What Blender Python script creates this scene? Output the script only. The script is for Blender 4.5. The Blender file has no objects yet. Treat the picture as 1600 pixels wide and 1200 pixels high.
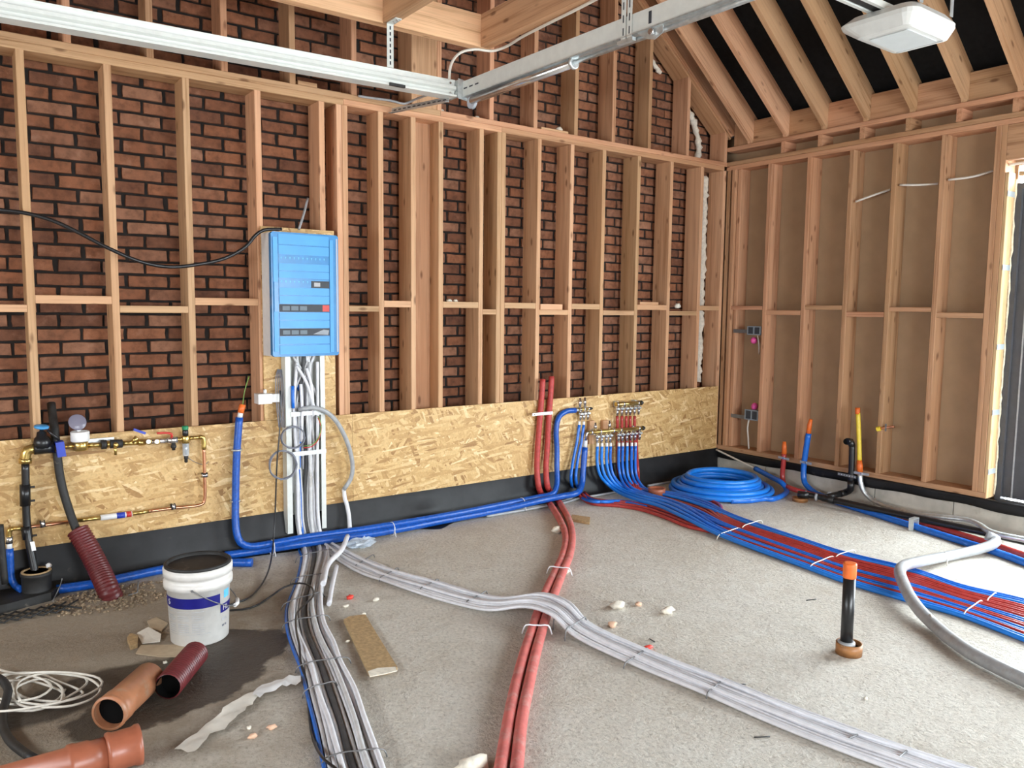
import bpy, math, random
import numpy as np
from mathutils import Vector, Matrix
random.seed(7)
S = bpy.context.scene
COL = S.collection

# ------------------------------------------------------------------ camera
FPX = 1227.04                     # focal length in pixels of a 1600 px wide frame
YAW, PIT, ROL = math.radians(36.2326), math.radians(-5.4917), math.radians(-0.6119)
CAM = np.array([0.0, -4.9, 1.555])
_f = np.array([math.sin(YAW)*math.cos(PIT), math.cos(YAW)*math.cos(PIT), math.sin(PIT)])
_r = np.array([math.cos(YAW), -math.sin(YAW), 0.0])
_d = np.cross(_f, _r)
_r2 = _r*math.cos(ROL) + _d*math.sin(ROL)
_d2 = -_r*math.sin(ROL) + _d*math.cos(ROL)
RM = np.array([_r2, _d2, _f])
cd = bpy.data.cameras.new('camera')
cd.sensor_width = 36.0
cd.lens = FPX/1600*36.0
cd.clip_start = 0.05
cam = bpy.data.objects.new('camera', cd)
COL.objects.link(cam)
m4 = Matrix.Identity(4)
for i in range(3):
    m4[i][0], m4[i][1], m4[i][2], m4[i][3] = _r2[i], -_d2[i], -_f[i], CAM[i]
cam.matrix_world = m4
S.camera = cam

# ------------------------------------------------------------------ daylight
SKY = 25.0
w = bpy.data.worlds.new('overcast_sky')
S.world = w
w.use_nodes = True
wn = w.node_tree.nodes
wn['Background'].inputs[0].default_value = (0.87, 0.94, 1.0, 1)
wn['Background'].inputs[1].default_value = SKY
S.view_settings.view_transform = 'Standard'
S.view_settings.look = 'None'
S.view_settings.exposure = -0.12
S.view_settings.gamma = 1.0
S.view_settings.use_curve_mapping = False
S.cycles.max_bounces = 10
S.cycles.diffuse_bounces = 6
S.cycles.transparent_max_bounces = 12
S.cycles.sample_clamp_indirect = 6.0

def portal(name, loc, rot, sx, sy):
    l = bpy.data.lights.new(name, 'AREA')
    l.shape = 'RECTANGLE'; l.size = sx; l.size_y = sy
    l.cycles.is_portal = True
    o = bpy.data.objects.new(name, l)
    o.location = loc; o.rotation_euler = rot
    COL.objects.link(o)
DOOR_Y0, DOOR_Y1, DOOR_Z0, DOOR_Z1 = -2.43, -5.4, 0.215, 2.47
BACK_Y = -8.0
XLW = -2.2
OPEN_X0, OPEN_X1, OPEN_Z0, OPEN_Z1 = 1.0, 4.8, 0.7, 2.2  # unseen rear opening, added and sized to give frontal fill light
FILL_Y0, FILL_Y1, FILL_Z0, FILL_Z1 = -1.2, -5.0, 1.2, 1.75  # unseen slot in the left wall, added to fill faces turned left
portal('door_daylight', (6.27, (DOOR_Y0+DOOR_Y1)/2, (DOOR_Z0+DOOR_Z1)/2), (0, math.radians(90), 0), DOOR_Z1-DOOR_Z0, DOOR_Y0-DOOR_Y1)
portal('rear_fill_daylight', ((OPEN_X0+OPEN_X1)/2, BACK_Y-0.12, (OPEN_Z0+OPEN_Z1)/2), (math.radians(90), 0, 0), OPEN_X1-OPEN_X0, OPEN_Z1-OPEN_Z0)
portal('left_fill_daylight', (XLW-0.12, (FILL_Y0+FILL_Y1)/2, (FILL_Z0+FILL_Z1)/2), (0, math.radians(-90), 0), FILL_Z1-FILL_Z0, FILL_Y0-FILL_Y1)

# ------------------------------------------------------------------ plan helpers: a point of the photo carried onto a plane of the room
def ray(x, y):
    return RM.T @ np.array([(x-800)/FPX, (y-600)/FPX, 1.0])
def F(x, y, z=0.0):
    d = ray(x, y); return Vector(CAM + d*((z-CAM[2])/d[2]))
def W(x, y, yy=0.0):
    d = ray(x, y); return Vector(CAM + d*((yy-CAM[1])/d[1]))
def RW(x, y, xx=6.064):
    d = ray(x, y); return Vector(CAM + d*((xx-CAM[0])/d[0]))
def pix(P):
    q = RM @ (np.array(P)-CAM); return 800+FPX*q[0]/q[2], 600+FPX*q[1]/q[2], q[2]

# ------------------------------------------------------------------ materials
MATS = {}
def nodes(name):
    m = bpy.data.materials.new(name); m.use_nodes = True
    nt = m.node_tree
    return m, nt, nt.nodes['Principled BSDF']
def nd(nt, typ, **kw):
    n = nt.nodes.new(typ)
    for k, v in kw.items():
        if k in n.inputs.keys() if isinstance(k, str) else False:
            n.inputs[k].default_value = v
        else:
            setattr(n, k, v)
    return n
def ramp(nt, stops):
    n = nt.nodes.new('ShaderNodeValToRGB')
    e = n.color_ramp.elements
    while len(e) < len(stops): e.new(0.5)
    for i, (p, c) in enumerate(stops):
        e[i].position = p; e[i].color = (*c, 1) if len(c) == 3 else c
    return n
def math_n(nt, op, a, b=None, clamp=False):
    n = nt.nodes.new('ShaderNodeMath'); n.operation = op; n.use_clamp = clamp
    for i, v in enumerate((a, b)):
        if v is None: continue
        if isinstance(v, (int, float)): n.inputs[i].default_value = v
        else: nt.links.new(v, n.inputs[i])
    return n.outputs[0]
def mixc(nt, fac, a, b, blend='MIX'):
    n = nt.nodes.new('ShaderNodeMix'); n.data_type = 'RGBA'; n.blend_type = blend
    for s, v in ((n.inputs[0], fac), (n.inputs[6], a), (n.inputs[7], b)):
        if isinstance(v, (int, float)): s.default_value = v
        elif isinstance(v, tuple): s.default_value = (*v, 1) if len(v) == 3 else v
        else: nt.links.new(v, s)
    return n.outputs[2]
def bump(nt, h, strength, dist, bsdf):
    b = nt.nodes.new('ShaderNodeBump'); b.inputs['Strength'].default_value = strength
    b.inputs['Distance'].default_value = dist
    nt.links.new(h, b.inputs['Height']); nt.links.new(b.outputs[0], bsdf.inputs['Normal'])
def noise(nt, vec, scale, detail=3, rough=0.55):
    n = nt.nodes.new('ShaderNodeTexNoise'); n.inputs['Scale'].default_value = scale
    n.inputs['Detail'].default_value = detail; n.inputs['Roughness'].default_value = rough
    if vec is not None: nt.links.new(vec, n.inputs['Vector'])
    return n
def mapping(nt, vec, scale=(1, 1, 1), rot=(0, 0, 0), loc=(0, 0, 0)):
    n = nt.nodes.new('ShaderNodeMapping')
    n.inputs['Scale'].default_value = scale; n.inputs['Rotation'].default_value = rot; n.inputs['Location'].default_value = loc
    nt.links.new(vec, n.inputs['Vector'])
    return n.outputs[0]
def world_pos(nt):
    return nt.nodes.new('ShaderNodeNewGeometry').outputs['Position']
def obj_rand(nt):
    return nt.nodes.new('ShaderNodeObjectInfo').outputs['Random']

def plain(name, col, rough=0.5, metal=0.0, spec=0.5, var=0.06, nscale=25.0, bumpd=0.0, coat=0.0, dirt=None):
    """a painted, plastic or metal surface with slight mottling"""
    m, nt, b = nodes(name)
    p = world_pos(nt)
    n = noise(nt, p, nscale, 3)
    dark = tuple(c*(1-var*2) for c in col); lite = tuple(min(1, c*(1+var)) for c in col)
    r = ramp(nt, [(0.3, dark), (0.7, lite)])
    nt.links.new(n.outputs[0], r.inputs[0])
    out = r.outputs[0]
    if dirt:
        n2 = noise(nt, p, dirt[1], 5, 0.7)
        f = ramp(nt, [(dirt[2], (0, 0, 0)), (dirt[2]+0.12, (1, 1, 1))])
        nt.links.new(n2.outputs[0], f.inputs[0])
        out = mixc(nt, f.outputs[0], out, dirt[0])
    nt.links.new(out, b.inputs['Base Color'])
    b.inputs['Roughness'].default_value = rough
    b.inputs['Metallic'].default_value = metal
    b.inputs['Specular IOR Level'].default_value = spec
    if coat: b.inputs['Coat Weight'].default_value = coat
    if bumpd: bump(nt, n.outputs[0], 0.6, bumpd, b)
    MATS[name] = m
    return m

def wood(name, base, dark, redness=0.0, knots=True):
    """sawn softwood; the 'grain' attribute runs along each piece"""
    m, nt, b = nodes(name)
    at = nt.nodes.new('ShaderNodeAttribute'); at.attribute_name = 'grain'
    g = at.outputs['Vector']
    n1 = noise(nt, mapping(nt, g, (22, 22, 0.9)), 1.0, 4, 0.6)
    n2 = noise(nt, mapping(nt, g, (140, 140, 3)), 1.0, 2, 0.5)
    n3 = noise(nt, mapping(nt, g, (3, 3, 0.7)), 1.0, 2, 0.5)
    mixv = math_n(nt, 'ADD', math_n(nt, 'MULTIPLY', n1.outputs[0], 0.65), math_n(nt, 'MULTIPLY', n2.outputs[0], 0.35))
    r = ramp(nt, [(0.36, dark), (0.5, base), (0.66, tuple(min(1, c*1.13) for c in base))])
    nt.links.new(mixv, r.inputs[0])
    col = r.outputs[0]
    red = ramp(nt, [(0.42, (0, 0, 0)), (0.68, (1, 1, 1))])
    nt.links.new(n3.outputs[0], red.inputs[0])
    col = mixc(nt, math_n(nt, 'MULTIPLY', red.outputs[0], 0.35), col, (base[0]*0.95, base[1]*0.78, base[2]*0.62))
    if knots:
        v = nt.nodes.new('ShaderNodeTexVoronoi'); v.inputs['Scale'].default_value = 1.0
        nt.links.new(mapping(nt, g, (13, 13, 5.0)), v.inputs['Vector'])
        k = ramp(nt, [(0.09, (1, 1, 1)), (0.20, (0, 0, 0))])
        nt.links.new(v.outputs['Distance'], k.inputs[0])
        wh = nt.nodes.new('ShaderNodeTexWhiteNoise')
        nt.links.new(v.outputs['Color'], wh.inputs['Vector'])
        sel = math_n(nt, 'GREATER_THAN', wh.outputs['Value'], 0.30)
        col = mixc(nt, math_n(nt, 'MULTIPLY', math_n(nt, 'MULTIPLY', k.outputs[0], sel), 0.75), col, (dark[0]*0.42, dark[1]*0.32, dark[2]*0.26))
    hs = nt.nodes.new('ShaderNodeHueSaturation')
    rn = obj_rand(nt)
    nt.links.new(math_n(nt, 'ADD', math_n(nt, 'MULTIPLY', rn, 0.34), 0.83), hs.inputs['Value'])
    nt.links.new(math_n(nt, 'ADD', math_n(nt, 'MULTIPLY', rn, -0.016), 0.508-redness), hs.inputs['Hue'])
    nt.links.new(col, hs.inputs['Color'])
    nt.links.new(hs.outputs[0], b.inputs['Base Color'])
    b.inputs['Roughness'].default_value = 0.62
    b.inputs['Specular IOR Level'].default_value = 0.3
    bump(nt, n2.outputs[0], 0.25, 0.001, b)
    MATS[name] = m
wood('pine', (0.545, 0.325, 0.182), (0.36, 0.188, 0.092))
wood('pine_red', (0.50, 0.285, 0.155), (0.33, 0.165, 0.080), 0.003)
wood('pine_pale', (0.66, 0.43, 0.235), (0.48, 0.28, 0.135))

def osb():
    m, nt, b = nodes('osb')
    p = world_pos(nt)
    cols = None; hgt = None
    for i, (rot, sc, off) in enumerate([(0.25, (7, 7, 40), 0.0), (0.9, (8, 8, 46), 3.1), (-0.6, (7.5, 7.5, 44), 7.7), (-1.2, (9, 9, 50), 5.3), (0.1, (8, 8, 60), 9.1)]):
        v = nt.nodes.new('ShaderNodeTexVoronoi'); v.inputs['Scale'].default_value = 1.0
        nz = noise(nt, p, 14.0+i, 2)
        wv = nt.nodes.new('ShaderNodeVectorMath'); wv.operation = 'MULTIPLY_ADD'
        nt.links.new(nz.outputs['Color'], wv.inputs[0]); wv.inputs[1].default_value = (0.012, 0.012, 0.012)
        nt.links.new(p, wv.inputs[2])
        rr = nt.nodes.new('ShaderNodeVectorRotate'); rr.rotation_type = 'Y_AXIS'; rr.inputs['Angle'].default_value = rot
        nt.links.new(wv.outputs[0], rr.inputs['Vector'])
        nt.links.new(mapping(nt, rr.outputs[0], sc, (0, 0, 0), (off, off, off)), v.inputs['Vector'])
        sep = nt.nodes.new('ShaderNodeSeparateColor'); nt.links.new(v.outputs['Color'], sep.inputs[0])
        r = ramp(nt, [(0.0, (0.32, 0.17, 0.060)), (0.10, (0.47, 0.285, 0.11)), (0.5, (0.58, 0.375, 0.160)), (0.86, (0.66, 0.455, 0.215)), (1.0, (0.80, 0.61, 0.35))])
        nt.links.new(sep.outputs[0], r.inputs[0])
        c = r.outputs[0]
        if cols is None: cols, hgt = c, sep.outputs[1]
        else:
            sel = math_n(nt, 'GREATER_THAN', sep.outputs[2], 0.62)
            cols = mixc(nt, sel, cols, c)
            hh = nt.nodes.new('ShaderNodeMix'); hh.data_type = 'FLOAT'
            nt.links.new(sel, hh.inputs[0]); nt.links.new(hgt, hh.inputs[2]); nt.links.new(sep.outputs[1], hh.inputs[3])
            hgt = hh.outputs[0]
    fine = noise(nt, p, 90, 3)
    fr = ramp(nt, [(0.3, (0.86, 0.84, 0.8)), (0.7, (1.06, 1.05, 1.03))])
    nt.links.new(fine.outputs[0], fr.inputs[0])
    cols = mixc(nt, 1.0, cols, fr.outputs[0], 'MULTIPLY')
    nt.links.new(cols, b.inputs['Base Color'])
    b.inputs['Roughness'].default_value = 0.5
    b.inputs['Specular IOR Level'].default_value = 0.35
    bump(nt, hgt, 0.35, 0.0015, b)
    MATS['osb'] = m
osb()

def brick_mat(name, use_attr):
    m, nt, b = nodes(name)
    p = world_pos(nt)
    if use_attr:
        at = nt.nodes.new('ShaderNodeAttribute'); at.attribute_name = 'tone'
        rn = at.outputs['Fac']
    else:
        rn = obj_rand(nt)
    r = ramp(nt, [(0.0, (0.140, 0.056, 0.029)), (0.3, (0.205, 0.080, 0.038)), (0.6, (0.275, 0.108, 0.050)), (0.85, (0.235, 0.105, 0.058)), (1.0, (0.31, 0.150, 0.085))])
    nt.links.new(rn, r.inputs[0])
    n1 = noise(nt, p, 18, 5, 0.65)
    rr = ramp(nt, [(0.34, (0.62, 0.58, 0.56)), (0.52, (1, 1, 1)), (0.72, (1.25, 1.2, 1.2))])
    nt.links.new(n1.outputs[0], rr.inputs[0])
    c = mixc(nt, 1.0, r.outputs[0], rr.outputs[0], 'MULTIPLY')
    n2 = noise(nt, p, 9, 5, 0.7)
    lm = ramp(nt, [(0.58, (0, 0, 0)), (0.72, (1, 1, 1))])
    nt.links.new(n2.outputs[0], lm.inputs[0])
    c = mixc(nt, math_n(nt, 'MULTIPLY', lm.outputs[0], 0.35), c, (0.33, 0.22, 0.16))
    nt.links.new(c, b.inputs['Base Color'])
    b.inputs['Roughness'].default_value = 0.85
    n3 = noise(nt, p, 130, 3)
    bump(nt, math_n(nt, 'ADD', n1.outputs[0], math_n(nt, 'MULTIPLY', n3.outputs[0], 0.5)), 0.6, 0.004, b)
    MATS[name] = m
brick_mat('brick', False); brick_mat('brick_field', True)

def concrete_floor():
    m, nt, b = nodes('floor_concrete')
    p = world_pos(nt)
    n1 = noise(nt, p, 0.8, 4, 0.6)
    n2 = noise(nt, p, 9, 6, 0.7)
    n3 = noise(nt, mapping(nt, p, (1.0, 0.8, 1.0), (0, 0, 0.5)), 62, 6, 0.75)
    r = ramp(nt, [(0.3, (0.48, 0.42, 0.34)), (0.5, (0.60, 0.555, 0.485)), (0.7, (0.69, 0.66, 0.60))])
    nt.links.new(math_n(nt, 'ADD', math_n(nt, 'MULTIPLY', n1.outputs[0], 0.6), math_n(nt, 'MULTIPLY', n2.outputs[0], 0.4)), r.inputs[0])
    r3 = ramp(nt, [(0.32, (0.60, 0.58, 0.55)), (0.46, (0.97, 0.97, 0.96)), (0.70, (1.22, 1.22, 1.21))])
    nt.links.new(n3.outputs[0], r3.inputs[0])
    c = mixc(nt, 1.0, r.outputs[0], r3.outputs[0], 'MULTIPLY')
    # brown earth trodden in around the service entry, a shape of its own
    def blob(cx, cy, rx, ry, ang, edge, amp):
        q = mapping(nt, p, (1, 1, 0), (0, 0, 0), (-cx, -cy, 0))
        rt = nt.nodes.new('ShaderNodeVectorRotate'); rt.rotation_type = 'Z_AXIS'; rt.inputs['Angle'].default_value = -ang
        nt.links.new(q, rt.inputs['Vector'])
        q2 = mapping(nt, rt.outputs[0], (1/rx, 1/ry, 0))
        ln = nt.nodes.new('ShaderNodeVectorMath'); ln.operation = 'LENGTH'; nt.links.new(q2, ln.inputs[0])
        nz = noise(nt, p, 3.2, 5, 0.6)
        v = math_n(nt, 'ADD', ln.outputs['Value'], math_n(nt, 'MULTIPLY', math_n(nt, 'SUBTRACT', nz.outputs[0], 0.5), amp))
        rp = ramp(nt, [(0.5-edge, (1, 1, 1)), (0.5+edge, (0, 0, 0))])
        nt.links.new(math_n(nt, 'MULTIPLY', v, 0.5), rp.inputs[0])
        return rp.outputs[0]
    soil = blob(0.25, -1.1, 1.35, 1.15, 0.2, 0.12, 0.9)
    c = mixc(nt, math_n(nt, 'MULTIPLY', soil, 0.75), c, (0.235, 0.175, 0.112))
    w1 = blob(0.72, -1.63, 0.44, 0.22, 0.35, 0.02, 1.2)
    w2 = blob(0.99, -1.38, 0.27, 0.24, 0.5, 0.02, 1.2)
    w3 = blob(0.45, -1.45, 0.45, 0.16, 0.1, 0.05, 1.0)
    wet = math_n(nt, 'MAXIMUM', math_n(nt, 'MAXIMUM', w1, w2), w3)
    c = mixc(nt, math_n(nt, 'MULTIPLY', wet, 0.93), c, (0.050, 0.036, 0.024))
    nt.links.new(c, b.inputs['Base Color'])
    rg = nt.nodes.new('ShaderNodeMix'); rg.data_type = 'FLOAT'
    nt.links.new(wet, rg.inputs[0]); rg.inputs[2].default_value = 0.72; rg.inputs[3].default_value = 0.35
    nt.links.new(rg.outputs[0], b.inputs['Roughness'])
    b.inputs['Specular IOR Level'].default_value = 0.4
    h = math_n(nt, 'ADD', math_n(nt, 'MULTIPLY', n2.outputs[0], 1.0), math_n(nt, 'MULTIPLY', n3.outputs[0], 0.45))
    bump(nt, h, 1.0, 0.022, b)
    MATS['floor_concrete'] = m
concrete_floor()

plain('mortar_dark', (0.016, 0.012, 0.010), 0.95, var=0.3)
plain('fibreboard', (0.37, 0.245, 0.14), 0.85, var=0.05, nscale=6)
plain('underlay', (0.008, 0.008, 0.008), 0.9, var=0.2, spec=0.2)
plain('membrane', (0.012, 0.012, 0.013), 0.48, spec=0.3, var=0.25, nscale=8, dirt=((0.07, 0.063, 0.055), 6.0, 0.64))
plain('plinth', (0.50, 0.47, 0.41), 0.85, var=0.1, nscale=9, bumpd=0.002, dirt=((0.34, 0.29, 0.22), 5.0, 0.58))
plain('white_wall', (0.62, 0.58, 0.52), 0.8)
plain('blue_pipe', (0.012, 0.145, 0.60), 0.26, var=0.08, dirt=((0.10, 0.22, 0.50), 9.0, 0.66))
plain('blue_foam', (0.006, 0.085, 0.42), 0.33, var=0.15, nscale=60, bumpd=0.003, dirt=((0.22, 0.33, 0.60), 38.0, 0.70))
plain('blue_bright', (0.012, 0.20, 0.70), 0.33, var=0.05)
plain('red_pipe', (0.40, 0.042, 0.038), 0.26, var=0.1)
plain('wire_grey', (0.20, 0.21, 0.25), 0.4)
plain('red_foam', (0.44, 0.045, 0.038), 0.55, var=0.12, nscale=40, bumpd=0.002)
plain('red_dusty', (0.55, 0.135, 0.115), 0.8, var=0.12, nscale=14, bumpd=0.002, dirt=((0.50, 0.22, 0.19), 10.0, 0.52))
plain('orange_tape', (0.80, 0.16, 0.025), 0.45)
plain('yellow_pipe', (0.80, 0.60, 0.05), 0.4)
plain('black_pipe', (0.012, 0.012, 0.013), 0.32, var=0.2)
plain('black_rubber', (0.018, 0.017, 0.016), 0.6, var=0.2, dirt=((0.12, 0.10, 0.08), 12.0, 0.62))
plain('cable_grey', (0.60, 0.60, 0.60), 0.5, var=0.08, dirt=((0.46, 0.43, 0.39), 7.0, 0.60))
plain('cable_light', (0.74, 0.74, 0.77), 0.45, var=0.05)
plain('cable_dark', (0.07, 0.07, 0.072), 0.6, var=0.15)
plain('cable_white', (0.70, 0.66, 0.58), 0.45, var=0.05)
plain('conduit_grey', (0.36, 0.37, 0.38), 0.35, var=0.1, dirt=((0.30, 0.28, 0.25), 6.0, 0.6))
plain('white_plastic', (0.78, 0.775, 0.76), 0.4, var=0.03)
plain('white_paint', (0.66, 0.68, 0.64), 0.35, var=0.03)
plain('bucket_white', (0.70, 0.68, 0.64), 0.4, var=0.04, dirt=((0.42, 0.38, 0.32), 11.0, 0.66))
plain('label_blue', (0.007, 0.007, 0.17), 0.4)
plain('print_grey', (0.45, 0.45, 0.46), 0.6)
plain('print_lightblue', (0.12, 0.50, 0.82), 0.5)
plain('galvanised', (0.62, 0.66, 0.66), 0.38, metal=0.75, var=0.1, nscale=30)
plain('steel_bright', (0.75, 0.75, 0.75), 0.25, metal=0.95, var=0.06)
plain('wire_steel', (0.22, 0.22, 0.22), 0.5, metal=0.6)
plain('brass', (0.60, 0.42, 0.14), 0.28, metal=0.9, var=0.1)
plain('copper', (0.72, 0.34, 0.20), 0.28, metal=0.95, var=0.1)
plain('maroon', (0.135, 0.020, 0.022), 0.42, var=0.12)
plain('pvc_orange', (0.40, 0.165, 0.080), 0.4, var=0.08, dirt=((0.36, 0.22, 0.14), 8.0, 0.55))
plain('pvc_red', (0.34, 0.105, 0.055), 0.35, var=0.06)
plain('door_grey', (0.060, 0.062, 0.070), 0.45, var=0.06)
plain('zinc_tape', (0.60, 0.68, 0.72), 0.35, metal=0.5)
plain('pu_foam', (0.78, 0.68, 0.48), 0.85, var=0.12, nscale=40, bumpd=0.004)
plain('foam_white', (0.80, 0.74, 0.62), 0.85, var=0.1, nscale=40, bumpd=0.003)
plain('card', (0.47, 0.37, 0.25), 0.85, var=0.06)
plain('chipboard_cut', (0.44, 0.30, 0.15), 0.8, var=0.15, nscale=60, bumpd=0.001)
plain('paper', (0.72, 0.68, 0.60), 0.6, var=0.05)
plain('lens_grey', (0.50, 0.53, 0.53), 0.35, var=0.02)
plain('opener_white', (0.58, 0.58, 0.55), 0.35, var=0.03)
plain('slot_dark', (0.035, 0.040, 0.050), 0.6)
plain('box_dim', (0.13, 0.17, 0.20), 0.5)
plain('mouth_black', (0.004, 0.004, 0.004), 0.95, spec=0.1)  # near-black that puts shade into open pipe and duct mouths
plain('blue_film', (0.050, 0.30, 0.64), 0.35, var=0.06, nscale=5)
plain('blue_film_dark', (0.035, 0.215, 0.48), 0.25, var=0.06)
plain('box_grey', (0.24, 0.28, 0.31), 0.5)
plain('pink', (0.80, 0.10, 0.36), 0.5)
plain('valve_blue', (0.02, 0.05, 0.42), 0.4)
plain('wheel_blue', (0.06, 0.30, 0.62), 0.4)
plain('valve_red', (0.55, 0.04, 0.03), 0.4)
plain('cap_green', (0.01, 0.22, 0.09), 0.4)
plain('red_scrap', (0.72, 0.06, 0.04), 0.4)
plain('pellet', (0.78, 0.50, 0.34), 0.7, var=0.1, nscale=60)
plain('sleeve_brown', (0.36, 0.16, 0.055), 0.45, var=0.15, dirt=((0.55, 0.45, 0.33), 20.0, 0.6))
plain('wire_green', (0.16, 0.28, 0.05), 0.5)
plain('earth', (0.30, 0.22, 0.14), 0.95, var=0.25, nscale=50)

def glassy(name, col, alpha, rough=0.1):
    m, nt, b = nodes(name)
    b.inputs['Base Color'].default_value = (*col, 1); b.inputs['Roughness'].default_value = rough
    tr = nt.nodes.new('ShaderNodeBsdfTransparent'); tr.inputs[0].default_value = (*col, 1)
    mx = nt.nodes.new('ShaderNodeMixShader'); mx.inputs[0].default_value = alpha
    nt.links.new(tr.outputs[0], mx.inputs[1]); nt.links.new(b.outputs[0], mx.inputs[2])
    nt.links.new(mx.outputs[0], nt.nodes['Material Output'].inputs['Surface'])
    MATS[name] = m
glassy('pane_glass', (0.96, 0.98, 0.98), 0.06, 0.02)
glassy('clear_plastic', (0.80, 0.86, 0.92), 0.40, 0.12)
glassy('lid_smoke', (0.35, 0.33, 0.42), 0.55, 0.2)

# ------------------------------------------------------------------ mesh helpers
def tag(o, label=None, cat=None, group=None, kind=None):
    if label: o['label'] = label
    if cat: o['category'] = cat
    if group: o['group'] = group
    if kind: o['kind'] = kind
    return o
def empty(name, loc, label=None, cat=None, group=None, kind=None):
    o = bpy.data.objects.new(name, None); o.location = loc
    o.empty_display_size = 0.05
    COL.objects.link(o)
    return tag(o, label, cat, group, kind)
def wloc(o):
    v = Vector((0, 0, 0))
    while o is not None:
        v += o.location; o = o.parent
    return v
def basis(d):
    d = d.normalized()
    a = Vector((0, 0, 1)) if abs(d.z) < 0.9 else Vector((1, 0, 0))
    u = d.cross(a).normalized()
    return u, d.cross(u).normalized(), d

class MB:
    """collects shapes given in room coordinates into one mesh"""
    def __init__(s): s.v = []; s.f = []; s.smooth = []
    def add(s, vs, fs, smooth=False):
        o = len(s.v); s.v += [Vector(p) for p in vs]
        for f in fs: s.f.append([o+i for i in f]); s.smooth.append(smooth)
        return s
    def box(s, a, b):
        (x0, y0, z0), (x1, y1, z1) = a, b
        x0, x1 = sorted((x0, x1)); y0, y1 = sorted((y0, y1)); z0, z1 = sorted((z0, z1))
        return s.add([(x0,y0,z0),(x1,y0,z0),(x1,y1,z0),(x0,y1,z0),(x0,y0,z1),(x1,y0,z1),(x1,y1,z1),(x0,y1,z1)],
                     [(0,3,2,1),(4,5,6,7),(0,1,5,4),(1,2,6,5),(2,3,7,6),(3,0,4,7)])
    def obox(s, c, ax, ay, az):
        """box from centre and three half-axis vectors"""
        c, ax, ay, az = Vector(c), Vector(ax), Vector(ay), Vector(az)
        vs = [c+sx*ax+sy*ay+sz*az for sz in (-1, 1) for sx, sy in ((-1,-1),(1,-1),(1,1),(-1,1))]
        fl = ax.cross(ay).dot(az) < 0
        fs = [(0,3,2,1),(4,5,6,7),(0,1,5,4),(1,2,6,5),(2,3,7,6),(3,0,4,7)]
        return s.add(vs, [f[::-1] for f in fs] if fl else fs)
    def prism(s, poly, vec):
        """planar polygon pushed along vec"""
        poly = [Vector(p) for p in poly]; vec = Vector(vec); n = len(poly)
        nrm = Vector((0, 0, 0))
        for i in range(n): nrm += poly[i].cross(poly[(i+1) % n])
        if nrm.dot(vec) < 0: poly = poly[::-1]
        vs = poly + [p+vec for p in poly]
        fs = [tuple(range(n))[::-1], tuple(range(n, 2*n))] + [(i, (i+1) % n, n+(i+1) % n, n+i) for i in range(n)]
        return s.add(vs, fs)
    def tube(s, pts, r, n=10, cap=True, closed=False, inner=0.0):
        pts = [Vector(p) for p in pts]; k = len(pts)
        rs = r if isinstance(r, (list, tuple)) else [r]*k
        vs = []; u = None
        for i, p in enumerate(pts):
            if closed: t = pts[(i+1) % k]-pts[i-1]
            else: t = pts[min(i+1, k-1)]-pts[max(i-1, 0)]
            t = t.normalized() if t.length > 1e-9 else Vector((0, 0, 1))
            if u is None: u = basis(t)[0]
            else:
                u = u-t*u.dot(t)
                u = u.normalized() if u.length > 1e-6 else basis(t)[0]
            q = t.cross(u)
            for j in range(n):
                a = 2*math.pi*j/n
                vs.append(p+(u*math.cos(a)+q*math.sin(a))*rs[i])
        fs = []
        for i in range(k if closed else k-1):
            for j in range(n):
                a, b = i*n+j, i*n+(j+1) % n
                c = ((i+1) % k)*n
                fs.append((a, b, c+(j+1) % n, c+j))
        s.add(vs, fs, True)
        if cap and not closed:
            o = len(s.v)-len(vs)
            s.f.append([o+j for j in range(n)][::-1]); s.smooth.append(False)
            s.f.append([o+(k-1)*n+j for j in range(n)]); s.smooth.append(False)
        return s
    def lathe(s, prof, c, axis=(0, 0, 1), n=20, smooth=True, caps=True):
        """profile of (radius, height) turned about an axis through c"""
        c = Vector(c); u, q, d = basis(Vector(axis))
        vs = []
        for rr, h in prof:
            for j in range(n):
                a = 2*math.pi*j/n
                vs.append(c+d*h+(u*math.cos(a)+q*math.sin(a))*rr)
        fs = []
        for i in range(len(prof)-1):
            for j in range(n):
                fs.append((i*n+j, i*n+(j+1) % n, (i+1)*n+(j+1) % n, (i+1)*n+j))
        s.add(vs, fs, smooth)
        o = len(s.v)-len(vs)
        if not caps: return s
        if prof[0][0] > 1e-5: s.f.append([o+j for j in range(n)][::-1]); s.smooth.append(False)
        if prof[-1][0] > 1e-5: s.f.append([o+(len(prof)-1)*n+j for j in range(n)]); s.smooth.append(False)
        return s
    def ball(s, c, rx, ry=None, rz=None, n=10, m=6, jit=0.0, rnd=random):
        ry = ry or rx; rz = rz or rx; c = Vector(c)
        vs = [c+Vector((0, 0, -rz))]
        for i in range(1, m):
            th = math.pi*i/m
            for j in range(n):
                ph = 2*math.pi*j/n; k = 1+rnd.uniform(-jit, jit)
                vs.append(c+Vector((rx*math.sin(th)*math.cos(ph)*k, ry*math.sin(th)*math.sin(ph)*k, -rz*math.cos(th)*k)))
        vs.append(c+Vector((0, 0, rz)))
        fs = [(0, 1+(j+1) % n, 1+j) for j in range(n)]
        for i in range(m-2):
            for j in range(n):
                a = 1+i*n
                fs.append((a+j, a+(j+1) % n, a+n+(j+1) % n, a+n+j))
        e = len(vs)-1; a = 1+(m-2)*n
        fs += [(a+j, a+(j+1) % n, e) for j in range(n)]
        return s.add(vs, fs, True)
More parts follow.
